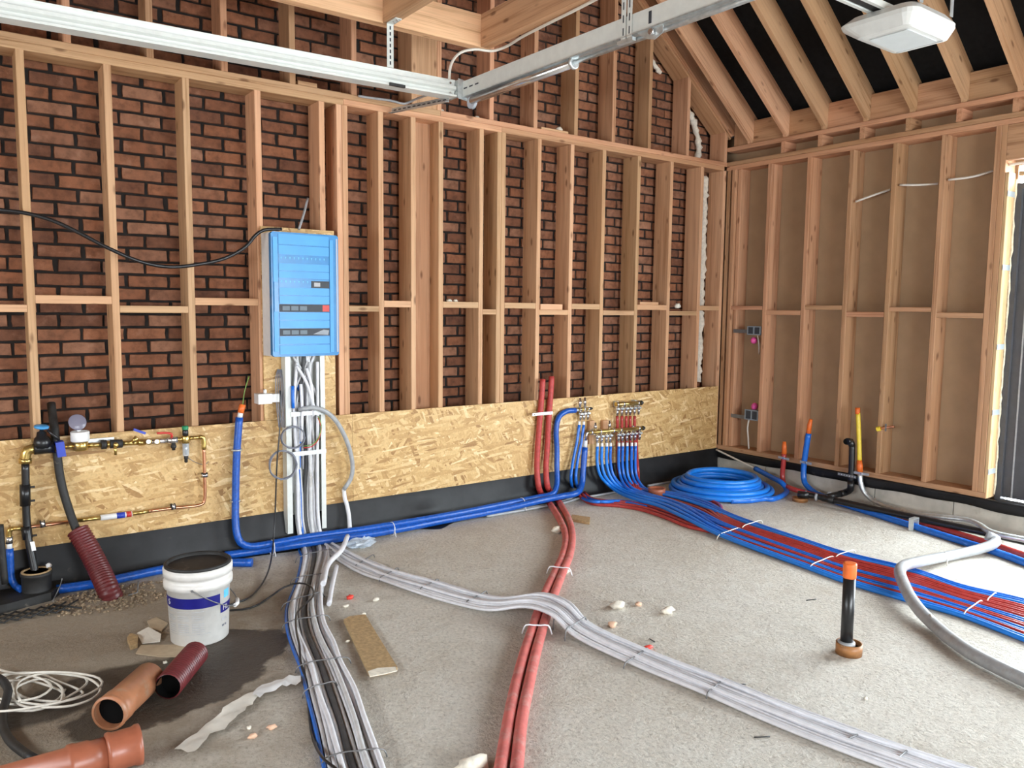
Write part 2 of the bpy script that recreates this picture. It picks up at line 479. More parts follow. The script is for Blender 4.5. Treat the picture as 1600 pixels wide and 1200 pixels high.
    def build(s, name, mat, parent=None, origin=None, grain=None):
        me = bpy.data.meshes.new(name)
        if origin is None:
            xs = [p.x for p in s.v]; ys = [p.y for p in s.v]; zs = [p.z for p in s.v]
            origin = Vector(((min(xs)+max(xs))/2, (min(ys)+max(ys))/2, min(zs)))
        origin = Vector(origin)
        me.from_pydata([tuple(p-origin) for p in s.v], [], s.f)
        me.polygons.foreach_set('use_smooth', s.smooth)
        if grain is not None:
            at = me.attributes.new('grain', 'FLOAT_VECTOR', 'POINT')
            at.data.foreach_set('vector', [c for g in grain for c in g])
        me.update()
        me.materials.append(MATS[mat])
        o = bpy.data.objects.new(name, me)
        o.location = origin-(wloc(parent) if parent else Vector((0, 0, 0)))
        if parent: o.parent = parent
        COL.objects.link(o)
        return o

def beam(name, p0, p1, side, w_, h_, mat, parent=None, ch=0.003, cut0=None, cut1=None):
    """timber from p0 to p1 (axis of its section centre); side: direction of its width w_; h_ across it"""
    p0, p1 = Vector(p0), Vector(p1)
    d = (p1-p0).normalized(); s = Vector(side); s = (s-d*s.dot(d)).normalized(); u = d.cross(s)
    a, b = w_/2, h_/2
    sec = [(-a+ch,-b),(a-ch,-b),(a,-b+ch),(a,b-ch),(a-ch,b),(-a+ch,b),(-a,b-ch),(-a,-b+ch)]
    mb = MB(); L = (p1-p0).length; off = (random.uniform(0, 50), random.uniform(0, 50), random.uniform(0, 50))
    vs = []; gr = []
    for t, P, cut in ((0, p0, cut0), (L, p1, cut1)):
        for x, y in sec:
            q = P+s*x+u*y
            if cut is not None:      # plane (point, normal): slide along the axis to meet it
                cp, cn = Vector(cut[0]), Vector(cut[1])
                q = q+d*((cp-q).dot(cn)/d.dot(cn))
            vs.append(q); gr.append((x+off[0], y+off[1], (q-p0).dot(d)+off[2]))
    mb.add(vs, [tuple(range(8))[::-1], tuple(range(8, 16))]+[(i, (i+1) % 8, 8+(i+1) % 8, 8+i) for i in range(8)])
    return mb.build(name, mat, parent, grain=gr)
def lumber(name, a, b, mat, parent=None, ch=0.003):
    """axis-aligned timber between two corners, its grain along the longest side"""
    a, b = Vector([min(p, q) for p, q in zip(a, b)]), Vector([max(p, q) for p, q in zip(a, b)])
    sz = b-a; c = (a+b)/2; k = max(range(3), key=lambda i: sz[i])
    d = Vector((0, 0, 0)); d[k] = sz[k]/2
    i = (k+1) % 3; j = (k+2) % 3
    sd = Vector((0, 0, 0)); sd[i] = 1
    return beam(name, c-d, c+d, sd, sz[i], sz[j], mat, parent, ch)

def spline(pts, step=0.03, closed=False):
    """Catmull-Rom through the points, resampled"""
    P = [Vector(p) for p in pts]; n = len(P)
    if n == 2: 
        return [P[0], P[0].lerp(P[1], 0.5), P[1]]
    out = []
    rng = range(n if closed else n-1)
    for i in rng:
        p1, p2 = P[i], P[(i+1) % n]
        p0 = P[i-1] if (i > 0 or closed) else p1*2-p2
        p3 = P[(i+2) % n] if (i+2 < n or closed) else p2*2-p1
        L = (p2-p1).length; k = max(2, min(24, int(L/step)+1))
        # centripetal form
        t0 = 0.0; t1 = t0+max(1e-4, (p1-p0).length**0.5); t2 = t1+max(1e-4, (p2-p1).length**0.5); t3 = t2+max(1e-4, (p3-p2).length**0.5)
        for q in range(k):
            t = t1+(t2-t1)*q/k
            A1 = p0*((t1-t)/(t1-t0))+p1*((t-t0)/(t1-t0)); A2 = p1*((t2-t)/(t2-t1))+p2*((t-t1)/(t2-t1)); A3 = p2*((t3-t)/(t3-t2))+p3*((t-t2)/(t3-t2))
            B1 = A1*((t2-t)/(t2-t0))+A2*((t-t0)/(t2-t0)); B2 = A2*((t3-t)/(t3-t1))+A3*((t-t1)/(t3-t1))
            out.append(B1*((t2-t)/(t2-t1))+B2*((t-t1)/(t2-t1)))
    if not closed: out.append(P[-1])
    return out
def pipe(name, pts, r, mat, parent=None, n=10, step=0.04, smooth=True):
    p = spline(pts, step) if smooth else pts
    return MB().tube(p, r, n).build(name, mat, parent)
def Fs(lst, z):
    return [F(x, y, z) for x, y in lst]

# ================================================================== THE SETTING
XR = 6.064                      # stud face of the right wall; y = 0 is the stud face of the brick wall
XL = -2.2
SD = 0.18                       # stud depth
BRY = 0.215                     # brick face
RIDGE = 1.93
SLOPE = 0.77
def under(x):                   # underside of the rafters
    xx = x if x > RIDGE else 2*RIDGE-x
    return 3.10+SLOPE*(6.06-xx)
def gable(x):                   # underside of the sloping plate on the gable
    return under(x)+0.085

fl = MB().add([(XL-0.3, BACK_Y-2.0, 0), (XR+3.0, BACK_Y-2.0, 0), (XR+3.0, 0.3, 0), (XL-0.3, 0.3, 0), (XL-0.3, BACK_Y-2.0, -0.15), (XR+3.0, BACK_Y-2.0, -0.15), (XR+3.0, 0.3, -0.15), (XL-0.3, 0.3, -0.15)],
              [(0,1,2,3),(7,6,5,4),(0,4,5,1),(1,5,6,2),(2,6,7,3),(3,7,4,0)]).build('floor', 'floor_concrete')
tag(fl, 'rough grey concrete floor slab with a dark damp patch', 'floor', kind='structure')

# ---- brick wall with its timber frame
poly = [(XL, 0), (XR+0.2, 0), (XR+0.2, under(XR+0.2)+0.3), (RIDGE, under(RIDGE)+0.3), (XL, under(XL)+0.3)]
wall_back = MB().prism([(x, BRY+0.010, z) for x, z in poly], (0, 0.12, 0)).build('wall_back', 'mortar_dark')
tag(wall_back, 'brick wall with dark joints behind a frame of pale studs', 'wall', kind='structure')

STUDS = [-0.42, -0.012, 0.395, 0.803, 1.211, 1.627, 2.038, 2.157, 2.1965, 2.455, 2.704, 2.927, 3.274, 3.435, 3.4745, 3.815, 4.148, 4.494, 4.898, 5.304, 5.711, 6.026]
UPPER = [0.205, 0.615, 1.025, 1.435, 1.85, 2.265, 3.36, 3.77, 4.18, 4.59, 5.01, 5.497]
SW = 0.0385
ZB, ZP0, ZP1, ZP2 = 0.20, 2.86, 2.9, 2.938

# bricks: each course laid in half bond
rb = random.Random(3)
def brick_mesh(L, H, seed):
    r = random.Random(seed)
    n = 10
    base = [(-.5,-.5),(-.17,-.5),(.17,-.5),(.5,-.5),(.5,0),(.5,.5),(.17,.5),(-.17,.5),(-.5,.5),(-.5,0)]
    fr = []; bk = []
    for x, z in base:
        jx, jz = r.uniform(-.003, .002), r.uniform(-.003, .002)
        px, pz = x*L+jx*(1 if x > 0 else -1), z*H+jz*(1 if z > 0 else -1)
        bk.append((px, 0.010, pz)); fr.append((px-math.copysign(0.0025, x)*(abs(x) > .4), r.uniform(-.001, .0015), pz-math.copysign(0.0025, z)*(abs(z) > .4)))
    return fr, bk
def brick_faces(o):
    return [tuple(o+i for i in range(10))]+[(o+10+i, o+10+(i+1) % 10, o+(i+1) % 10, o+i) for i in range(10)]
CP, BP = 0.078, 0.232
def brick_list():
    out = []
    k = 0; z = 0.60
    while z < 5.2:
        off = (0.5 if k % 2 else 0.0)*BP + rb.uniform(-0.012, 0.012) + 0.045
        x = -1.1+off
        while x < XR+0.15:
            L = 0.216+rb.uniform(-0.006, 0.003)
            if z < under(x)+0.2: out.append((x+rb.uniform(-.003, .003), z, L))
            x += BP
        z += CP; k += 1
    return out
BR = brick_list()
blockers = [(x, x+SW, ZB, ZP2) for x in STUDS]+[(x, x+SW, ZP2, 9) for x in UPPER]+[(2.56, 2.95, 0, 9)]
def seen(x, z, L):
    tot = 0
    for i in range(5):
        for dz in (-.02, .02):
            P = np.array([x+L*(i/4-.5)*.94, BRY, z+dz])
            px, py, dep = pix(P)
            if not (0 <= px <= 1600 and 0 <= py <= 1200): continue
            t0 = (0-CAM[1])/(P[1]-CAM[1]); t1 = (SD-CAM[1])/(P[1]-CAM[1])
            A = CAM+(P-CAM)*t0; B = CAM+(P-CAM)*t1
            if A[2] < 0.84: continue
            if ZP0-.01 < A[2] < ZP2 or ZP0 < B[2] < ZP2: continue
            if 405 < px < 530 and 355 < py < 640: continue
            lo, hi = min(A[0], B[0]), max(A[0], B[0])
            if any(lo < b1 and hi > b0 and b2 < A[2] < b3 for b0, b1, b2, b3 in blockers): continue
            tot += 1/dep**2
    return tot*L
BR = sorted(BR, key=lambda b: -seen(*b))
big, rest = BR[:300], BR[300:]
variants = []
for s in range(12):
    L = (0.210, 0.215, 0.218)[s % 3]
    fr, bk = brick_mesh(L, 0.0665, 100+s)
    me = bpy.data.meshes.new('brick'); me.from_pydata(fr+bk, [], brick_faces(0)); me.materials.append(MATS['brick'])
    variants.append(me)
w0 = wloc(wall_back)
for i, (x, z, L) in enumerate(big):
    o = bpy.data.objects.new('brick', variants[rb.randrange(12)])
    o.parent = wall_back; o.location = Vector((x, BRY, z))-w0
    COL.objects.link(o)
mb = MB(); tones = []
for i, (x, z, L) in enumerate(rest):
    fr, bk = brick_mesh(L, 0.0665, 1000+i)
    t = rb.random()
    mb.add([(a+x, b+BRY, c+z) for a, b, c in fr+bk], brick_faces(0)); tones += [t]*20
bf = mb.build('brick_courses', 'brick_field', wall_back)
at = bf.data.attributes.new('tone', 'FLOAT', 'POINT'); at.data.foreach_set('value', tones)
tag(bf, kind='stuff')

# studs, plates and noggins
for x in STUDS:
    lumber('stud', (x, 0, ZB), (x+SW, SD, ZP0), 'pine', wall_back)
lumber('wall_plate', (XL, 0, ZP0), (2.205, SD, ZP1), 'pine', wall_back)
lumber('wall_plate', (2.207, 0, ZP0), (3.47, SD, ZP1), 'pine', wall_back)
lumber('wall_plate', (3.472, 0, ZP0), (6.03, SD, ZP1), 'pine_red', wall_back)
lumber('wall_plate', (XL, -0.002, ZP1), (2.94, SD, ZP2), 'pine', wall_back)
lumber('wall_plate', (2.942, -0.002, ZP1), (6.066, SD, ZP2), 'pine_red', wall_back)
lumber('sole_plate', (XL, 0, 0.16), (6.03, SD, ZB), 'pine', wall_back)
lumber('post', (2.7425, 0.120, ZB), (2.927, 0.20, ZP0), 'pine_red', wall_back)
lumber('post', (2.71, 0.0, ZP2), (2.912, 0.20, 5.4), 'pine', wall_back)
lumber('stud', (2.914, 0.0, ZP2), (2.95, 0.19, 5.4), 'pine', wall_back)
gn = Vector((SLOPE, 0, 1)).normalized()
for x in UPPER:
    xc = x+SW/2
    beam('gable_stud', (xc, SD/2, ZP2), (xc, SD/2, gable(xc)), (1, 0, 0), SW, SD, 'pine_red', wall_back,
         cut1=((xc, 0, gable(xc)), (SLOPE if xc > RIDGE else -SLOPE, 0, 1)))
beam('gable_stud', (6.045, SD/2, ZP2), (6.045, SD/2, gable(6.045)), (1, 0, 0), SW, SD, 'pine_red', wall_back, cut1=((6.045, 0, gable(6.045)), (SLOPE, 0, 1)))
dirv = Vector((1, 0, -SLOPE)).normalized()
beam('gable_plate', Vector((RIDGE, 0.09, gable(RIDGE)))+gn*0.02, Vector((6.10, 0.09, gable(6.10)))+gn*0.02, (0, 1, 0), 0.184, 0.038, 'pine_red', wall_back)
hi, lo = (1.555, 1.60), (1.508, 1.548)
NOG = [(-0.42, lo), (-0.012, lo), (0.395, hi), (0.803, lo), (1.211, hi), (2.1965, (1.523, 1.562)), (2.455, hi), (2.927, hi), (3.274, lo), (3.4745, hi), (3.815, lo), (4.148, hi), (4.494, lo), (4.898, hi), (5.304, lo), (5.711, hi)]
for x, (z0, z1) in NOG:
    nx = min(s for s in STUDS if s > x+0.06)
    lumber('noggin', (x+SW+0.001, 0.002, z0), (nx-0.001, 0.092, z1), 'pine', wall_back)
# chipboard sheets along the foot of the wall and behind the switchgear
def sheet(name, a, b, parent=wall_back):
    return MB().box(a, b).build(name, 'osb', parent)
sheet('osb_panel', (XL, -0.018, 0.212), (2.242, -0.0005, 0.832))
sheet('osb_panel', (2.244, -0.018, 0.212), (4.601, -0.0005, 0.832))
sheet('osb_panel', (4.603, -0.018, 0.212), (6.03, -0.0005, 0.835))
sheet('osb_panel', (1.645, -0.018, 0.834), (2.124, -0.0005, 2.045))
# expanding foam squeezed out of the corner joint and along the verge
def foam_bead(pts, r, seed, name='foam_bead', mat='foam_white', parent=wall_back, n=8):
    rr = random.Random(seed); p = spline(pts, 0.022)
    p = [q+Vector((rr.uniform(-.006, .006), rr.uniform(-.004, .004), rr.uniform(-.004, .004))) for q in p]
    return MB().tube(p, [r*rr.uniform(.65, 1.3) for _ in p], n).build(name, mat, parent)
foam_bead([(5.972, 0.185, 0.86), (5.970, 0.183, 1.5), (5.975, 0.185, 2.2), (5.972, 0.185, 2.83)], 0.036, 5)
foam_bead([(5.86, 0.19, 2.95), (5.87, 0.185, 3.10), (5.78, 0.18, 3.30), (5.62, 0.175, 3.44)], 0.032, 6)
foam_bead([(5.33, 0.178, 3.66), (5.18, 0.175, 3.76), (5.06, 0.175, 3.85)], 0.022, 7)
foam_bead([(5.42, 0.2, 2.82), (5.45, 0.2, 2.70), (5.43, 0.21, 2.60)], 0.045, 8, mat='pellet')

# ---- right wall
shx = XR+0.165
wr = MB()
wr.box((shx, DOOR_Y0, 0), (shx+0.05, 0.22, 3.2))
wr.box((shx, DOOR_Y1, DOOR_Z1+0.13), (shx+0.05, DOOR_Y0, 3.2))
wr.box((shx, BACK_Y, 0), (shx+0.05, DOOR_Y1, 3.2))
wall_right = wr.build('wall_right', 'fibreboard')
tag(wall_right, 'studded wall lined with brown fibreboard, right of the brick wall', 'wall', kind='structure')
RST = [-0.105, -0.458-.0385+.0385, -0.852, -1.237, -1.597, -1.963]
RST = [-0.066, -0.458, -0.852, -1.237, -1.597, -1.963, -2.333, -2.372]
for y in RST:
    lumber('stud', (XR, y-SW, 0.265), (XR+0.164, y, 2.862), 'pine_red', wall_right)
lumber('stud', (XR+0.01, -0.001, 0.265), (XR+0.164, -0.040, 2.862), 'pine_red', wall_right)
lumber('stud', (XR+0.03, -0.110, 0.265), (XR+0.164, -0.150, 2.862), 'pine_red', wall_right)
for y in (DOOR_Y1+0.04, DOOR_Y1-0.40, -5.8, -6.2, -6.6, -7.0, -7.4):
    lumber('stud', (XR, y-SW, 0.265), (XR+0.164, y, 2.862), 'pine_red', wall_right)
lumber('sill_plate', (XR-0.002, DOOR_Y0, 0.222), (XR+0.164, 0, 0.264), 'pine_red', wall_right)
lumber('wall_plate', (XR, BACK_Y, 2.862), (XR+0.164, 0, 2.900), 'pine_red', wall_right)
lumber('wall_plate', (XR-0.001, BACK_Y, 2.901), (XR+0.164, 0, 2.938), 'pine_red', wall_right)
lumber('wall_plate', (XR, BACK_Y, 3.035), (XR+0.18, 0, 3.073), 'pine_red', wall_right)
y = -0.02
RFY = [-0.245-0.3715*i for i in range(21)]
for i in range(11):
    yy = -0.27-0.372*i+0.02 if i else -0.265
    lumber('spacer_block', (XR, yy-0.32-SW, 2.939), (XR+0.164, yy-0.32, 3.034), 'pine_red', wall_right, 0.002)
RNOG = [(-0.066, (1.566, 1.602)), (-0.458, (1.524, 1.564)), (-0.852, (1.572, 1.61)), (-1.237, (1.518, 1.559)), (-1.597, (1.563, 1.599)), (-1.963, (1.520, 1.560))]
for y, (z0, z1) in RNOG:
    ny = max(s for s in RST if s < y-0.06)
    lumber('noggin', (XR+0.002, ny+0.001, z0), (XR+0.150, y-SW-0.001, z1), 'pine_red', wall_right)
lumber('lintel', (XR, DOOR_Y1, 2.62), (XR+0.06, -2.412, 2.86), 'pine_red', wall_right)
lumber('lintel', (XR, DOOR_Y1, 2.505), (XR+0.06, -2.50, 2.53), 'pine_pale', wall_right)
for i, (y0, y1) in enumerate([(0.0, -0.56), (-0.566, -0.98), (-0.986, -1.60), (-1.606, -2.21), (-2.216, -2.83), (-2.836, -3.45), (-3.456, -4.06), (-4.066, -4.68), (-4.686, -5.3), (-5.306, -5.9), (-5.906, -6.5), (-6.506, -7.1), (-7.106, BACK_Y)]):
    MB().box((XR+0.004, y1, 0), (XR+0.20, y0, 0.158)).build('plinth_block', 'plinth', wall_right)
# boards between the rafter feet
for i in range(len(RFY)-1):
    y0, y1 = RFY[i]-0.021, RFY[i+1]+0.021
    lumber('eaves_board', (XR+0.03, y1, 3.074), (XR+0.055, y0, 3.283+random.uniform(-.004, .006)), 'pine_red', wall_right)
lumber('eaves_board', (XR+0.03, RFY[0]+0.021, 3.074), (XR+0.055, -0.05, 3.283), 'pine_red', wall_right)
# damp-proof strip under the sill
bb = MB()
ys = [0.0-0.05*i for i in range(103)]
vs = []
for yv in ys:
    k = 0.004*math.sin(yv*5.1)+0.003*math.sin(yv*13)
    for (dx, z) in ((0.02, 0.221), (-0.014, 0.222), (-0.016+k, 0.205), (-0.012+k, 0.175), (-0.010+k*2, 0.148+k), (0.002, 0.150+k)):
        vs.append((XR+dx, yv, z))
fs = [(i*6+j, (i+1)*6+j, (i+1)*6+j+1, i*6+j+1) for i in range(len(ys)-1) for j in range(5)]
tag(bb.add(vs, fs, True).build('baseboard_right', 'membrane'), 'black damp-proof strip folded over the pale plinth blocks', 'strip', kind='structure')
# black membrane at the foot of the brick wall
def membrane():
    rr = random.Random(11); nx = 150; prof = 9
    vs = []
    ph = [rr.uniform(0, 6.3) for _ in range(6)]
    for i in range(nx+1):
        x = XL+(6.05-XL)*i/nx
        k = 0.5*math.sin(x*2.1+ph[0])+0.3*math.sin(x*5.3+ph[1])+0.2*math.sin(x*11.7+ph[2])
        fold = math.exp(-((x-2.80)/0.10)**2)
        fade = 1-max(0, min(1, (x-4.9)/0.8))*0.75
        pr = [(-0.0185, 0.235), (-0.020, 0.212), (-0.030-0.008*k, 0.165), (-0.040-0.014*k-0.02*fold, 0.115), (-0.050-0.018*k-0.03*fold, 0.070), (-0.062-0.016*k, 0.032), (-0.084-0.016*k, 0.010), (-0.115-0.02*k-0.06*fold, 0.004), (-0.140-0.035*k-0.09*fold, 0.0025)]
        for yv, z in pr: vs.append((x, -0.019+(yv+0.019)*fade, z))
    fs = [(i*prof+j, i*prof+j+1, (i+1)*prof+j+1, (i+1)*prof+j) for i in range(nx) for j in range(prof-1)]
    o = MB().add(vs, fs, True).build('baseboard_back', 'membrane')
    tag(o, 'black rubber membrane turned down below the chipboard sheets', 'membrane', kind='structure')
membrane()

# ---- glazed door at the right edge
door = empty('door_1', (XR+0.14, DOOR_Y0, 0.2)); tag(door, 'dark grey framed glass door in a pale wood reveal', 'door', kind='structure')
lumber('reveal_board', (XR+0.002, -2.412, 0.226), (XR+0.110, -2.436, 2.535), 'pine_pale', door)
foam_bead([(XR+0.118, -2.437, 0.24), (XR+0.118, -2.437, 1.2), (XR+0.118, -2.437, 2.5)], 0.009, 21, 'foam_joint', 'pu_foam', door)
fx0, fx1 = XR+0.13, XR+0.21
MB().box((fx0, -2.437, 0.20), (fx1, -2.475, 2.47)).build('frame_post', 'door_grey', door)
MB().box((fx0, DOOR_Y1, 0.20), (fx1, DOOR_Y1+0.038, 2.47)).build('frame_post', 'door_grey', door)
MB().box((fx0, DOOR_Y1, 2.432), (fx1, -2.475, 2.47)).build('frame_head', 'door_grey', door)
MB().box((fx0, DOOR_Y1, 0.195), (fx1, -2.475, 0.215)).build('threshold', 'steel_bright', door)
sx0, sx1 = XR+0.155, XR+0.200
leaf = MB().box((sx0, -2.478, 0.225), (sx1, -2.64, 2.43)).build('door_stile', 'door_grey', door)
MB().box((sx0-0.004, -2.535, 0.225), (sx0+0.001, -2.545, 2.43)).build('reflection_line', 'conduit_grey', leaf)  # pale strip standing in for a line of light reflected on the stile
MB().box((sx0, -3.72, 0.225), (sx1, -3.80, 2.43)).build('door_stile', 'door_grey', door)
MB().box((sx0, DOOR_Y1+0.04, 0.225), (sx1, DOOR_Y1+0.14, 2.43)).build('door_stile', 'door_grey', door)
for y0, y1 in ((-2.64, -3.72), (-3.80, DOOR_Y1+0.14)):
    MB().box((sx0+0.018, y1, 0.225), (sx0+0.026, y0, 2.43)).build('pane', 'pane_glass', door)
for z in (2.37, 1.86, 1.30, 0.83, 0.40):
    MB().box((XR-0.001, -2.440, z), (XR+0.118, -2.4365, z+0.038)).build('fixing_strap', 'zinc_tape', door)
MB().box((XR+0.0, DOOR_Y1, 0.158), (XR+0.20, -2.44, 0.196)).build('door_sill', 'membrane', door)

# ---- roof: rafters under black underlay
rf = MB()
for sgn in (1, -1):
    xa, xb = RIDGE, (XR+0.5 if sgn > 0 else XL-0.5)
    za = under(RIDGE)+0.275; zb = under(xb if sgn > 0 else xb)+0.275
    if sgn < 0: zb = 3.10+SLOPE*(6.06-(2*RIDGE-xb))+0.275
    rf.add([(xa, BACK_Y-0.2, za), (xb, BACK_Y-0.2, zb), (xb, 0.35, zb), (xa, 0.35, za), (xa, BACK_Y-0.2, za+0.02), (xb, BACK_Y-0.2, zb+0.02), (xb, 0.35, zb+0.02), (xa, 0.35, za+0.02)],
           [(0,1,2,3),(7,6,5,4),(0,4,5,1),(1,5,6,2),(2,6,7,3),(3,7,4,0)])
ceiling = rf.build('ceiling', 'underlay')
tag(ceiling, 'black roof underlay carried by pale sloping rafters', 'ceiling', kind='structure')
PER = 0.265*math.cos(math.atan(SLOPE))
for i, yv in enumerate(RFY):
    V = 0.265
    pl = [(RIDGE+0.02, under(RIDGE+0.02)), (6.06, under(6.06)), (6.068, 3.0745), (6.45, 3.0745), (6.45, under(6.45)+V), (RIDGE+0.02, under(RIDGE+0.02)+V)]
    o1, o2 = random.uniform(0, 50), random.uniform(0, 50)
    mbr = MB().prism([(x, yv-0.020, z) for x, z in pl], (0, 0.040, 0))
    gr = [(q.y+o1, q.dot(gn)+o2, q.dot(dirv)+o1) for q in mbr.v]
    mbr.build('rafter', 'pine', ceiling, grain=gr)
    xl = 2*RIDGE
    cx = Vector((RIDGE-0.02, yv, under(RIDGE+0.02)))+Vector((-gn.x, 0, gn.z))*(PER/2)
    ex = Vector((xl-6.10, yv, under(6.10)))+Vector((-gn.x, 0, gn.z))*(PER/2)
    beam('rafter', cx, ex, (0, 1, 0), 0.040, PER, 'pine', ceiling, 0.002)
cx = Vector((RIDGE, -0.024, gable(RIDGE)+0.025))+gn*0.055; ex = Vector((6.10, -0.024, gable(6.10)+0.025))+gn*0.055
beam('rafter', cx, ex, (0, 1, 0), 0.040, 0.11, 'pine', ceiling, 0.002)
# trimmed ceiling joists
ZJ = 3.2
lumber('joist', (-1.5, -0.615, ZJ), (2.936, -0.545, ZJ+0.20), 'pine_pale', ceiling)
lumber('joist', (2.18, BACK_Y+2, ZJ), (2.25, -0.617, ZJ+0.20), 'pine', ceiling)
lumber('joist', (2.866, BACK_Y+2, ZJ), (2.936, -0.617, ZJ+0.20), 'pine', ceiling)

# ---- the walls behind and beside the camera
wf = MB()
wf.box((XL, BACK_Y-0.1, 0), (OPEN_X0, BACK_Y, 2.6)); wf.box((OPEN_X1, BACK_Y-0.1, 0), (XR+0.2, BACK_Y, 2.6))
wf.box((OPEN_X0, BACK_Y-0.1, 0), (OPEN_X1, BACK_Y, OPEN_Z0)); wf.box((OPEN_X0, BACK_Y-0.1, OPEN_Z1), (OPEN_X1, BACK_Y, 2.6))
wf.prism([(XL, BACK_Y, 2.6), (XR+0.2, BACK_Y, 2.6), (XR+0.2, BACK_Y, 3.1), (RIDGE, BACK_Y, under(RIDGE)), (XL, BACK_Y, 3.1)], (0, -0.1, 0))
tag(wf.build('wall_front', 'fibreboard'), 'brown board wall with an added opening for fill light behind the viewer', 'wall', kind='structure')
wl = MB().box((XL-0.1, BACK_Y, 0), (XL, FILL_Y1, 3.2)).box((XL-0.1, FILL_Y0, 0), (XL, 0.2, 3.2)).box((XL-0.1, FILL_Y1, 0), (XL, FILL_Y0, FILL_Z0)).box((XL-0.1, FILL_Y1, FILL_Z1), (XL, FILL_Y0, 3.2))
tag(wl.build('wall_left', 'fibreboard'), 'brown board wall on the viewer side of the room, with an added slot for fill light', 'wall', kind='structure')

# ================================================================== THINGS
# ---- switchgear cabinet
BX0, BX1, BZ0, BZ1, BD = 1.645, 2.080, 1.247, 2.000, -0.185
def cabinet():
    t = empty('distribution_board', ((BX0+BX1)/2, -0.1, BZ0), 'white distribution board covered in blue film, hung on the studs', 'switchgear')
    body = MB().prism([(BX0, -0.02, BZ0), (BX0+0.006, -0.12, BZ0), (BX0+0.004, -0.145, BZ0), (BX1-0.004, -0.145, BZ0), (BX1-0.006, -0.12, BZ0), (BX1, -0.02, BZ0)], (0, 0, BZ1-BZ0))
    body.build('housing', 'white_plastic', t)
    fr = MB()
    y0, y1 = -0.147, BD
    def rr(x0, x1, z0, z1, y, c=0.012):
        return [(x0+c, y, z0), (x1-c, y, z0), (x1, y, z0+c), (x1, y, z1-c), (x1-c, y, z1), (x0+c, y, z1), (x0, y, z1-c), (x0, y, z0+c)]
    fr.prism(rr(BX0+0.002, BX1-0.002, BZ0-0.002, BZ1+0.002, y0), (0, y1-y0, 0))
    cover = fr.build('film_cover', 'blue_film_dark', t)
    # raised side ribs and the rows of module strips behind the film
    MB().box((BX0+0.012, BD-0.006, BZ0+0.03), (BX0+0.040, BD-0.0003, BZ1-0.03)).build('cover_rib', 'blue_film', cover)
    MB().box((BX1-0.062, BD-0.006, BZ0+0.02), (BX1-0.038, BD-0.0003, BZ1-0.03)).build('cover_rib', 'blue_film', cover)
    MB().box((BX1-0.018, BD-0.004, BZ0+0.02), (BX1-0.008, BD-0.0003, BZ1-0.02)).build('cover_rib', 'clear_plastic', cover)
    MB().box((BX0+0.014, BD-0.012, 1.52), (BX0+0.038, BD-0.0063, 1.70)).build('latch', 'blue_film_dark', cover)
    xa, xb = BX0+0.047, BX1-0.066
    H = BZ1-BZ0
    def zc(c): return BZ1-(c-100)/830.0*H       # rows measured down the cover
    for c0, c1, mat in ((110, 178, 'blue_film'), (186, 245, 'blue_film'), (305, 352, 'blue_film'), (358, 402, 'blue_film'), (467, 516, 'blue_film'), (522, 574, 'blue_film'), (635, 682, 'blue_film'), (688, 737, 'blue_film'), (798, 846, 'blue_film'), (856, 915, 'blue_film')):
        MB().box((xa, BD-0.004, zc(c1)), (xb, BD-0.0003, zc(c0))).build('module_cover', mat, cover)
    for c0, c1 in ((250, 300), (408, 462)):
        st = MB().box((xa, BD-0.0022, zc(c1)), (xb, BD-0.0003, zc(c0))).build('blank_strip', 'blue_film_dark', cover)
        mb = MB()
        for i in range(11 if c0 < 300 else 7):
            cx = xa+0.016+i*0.0275
            mb.add([(cx-0.004, BD-0.0026, zc(c0+12)), (cx+0.004, BD-0.0026, zc(c0+12)), (cx, BD-0.0026, zc(c0+30))], [(0, 1, 2)])
        tag(mb.build('punch_marks', 'print_lightblue', st), kind='stuff')
    d = MB().box((xa+0.205, BD-0.005, zc(465)), (xb, BD-0.0024, zc(418))).build('meter_display', 'slot_dark', cover)
    MB().box((xa+0.222, BD-0.0058, zc(455)), (xa+0.262, BD-0.0052, zc(428))).build('screen', 'print_grey', d)
    for c0, c1 in ((578, 630), (742, 792)):
        s = MB().box((xa, BD-0.0015, zc(c1)), (xb, BD-0.0003, zc(c0))).build('module_slot', 'slot_dark', cover)
        for k in range(3):
            x0 = xa+0.02+k*0.055
            MB().box((x0, BD-0.0022, zc(c1-10)), (x0+0.045, BD-0.0016, zc(c0+12))).build('module', 'box_dim', s)
        if c0 < 600:
            MB().box((xb-0.045, BD-0.0026, zc(c1-4)), (xb, BD-0.0016, zc(c0+4))).build('red_switch', 'valve_red', s)
        else:
            MB().add([(xb-0.11, BD-0.003, zc(782)), (xb-0.04, BD-0.003, zc(750)), (xb-0.004, BD-0.003, zc(756)), (xb-0.01, BD-0.003, zc(788)), (xb-0.06, BD-0.006, zc(770))], [(0, 1, 4), (1, 2, 4), (2, 3, 4), (3, 0, 4)]).build('torn_film', 'clear_plastic', s)
cabinet()

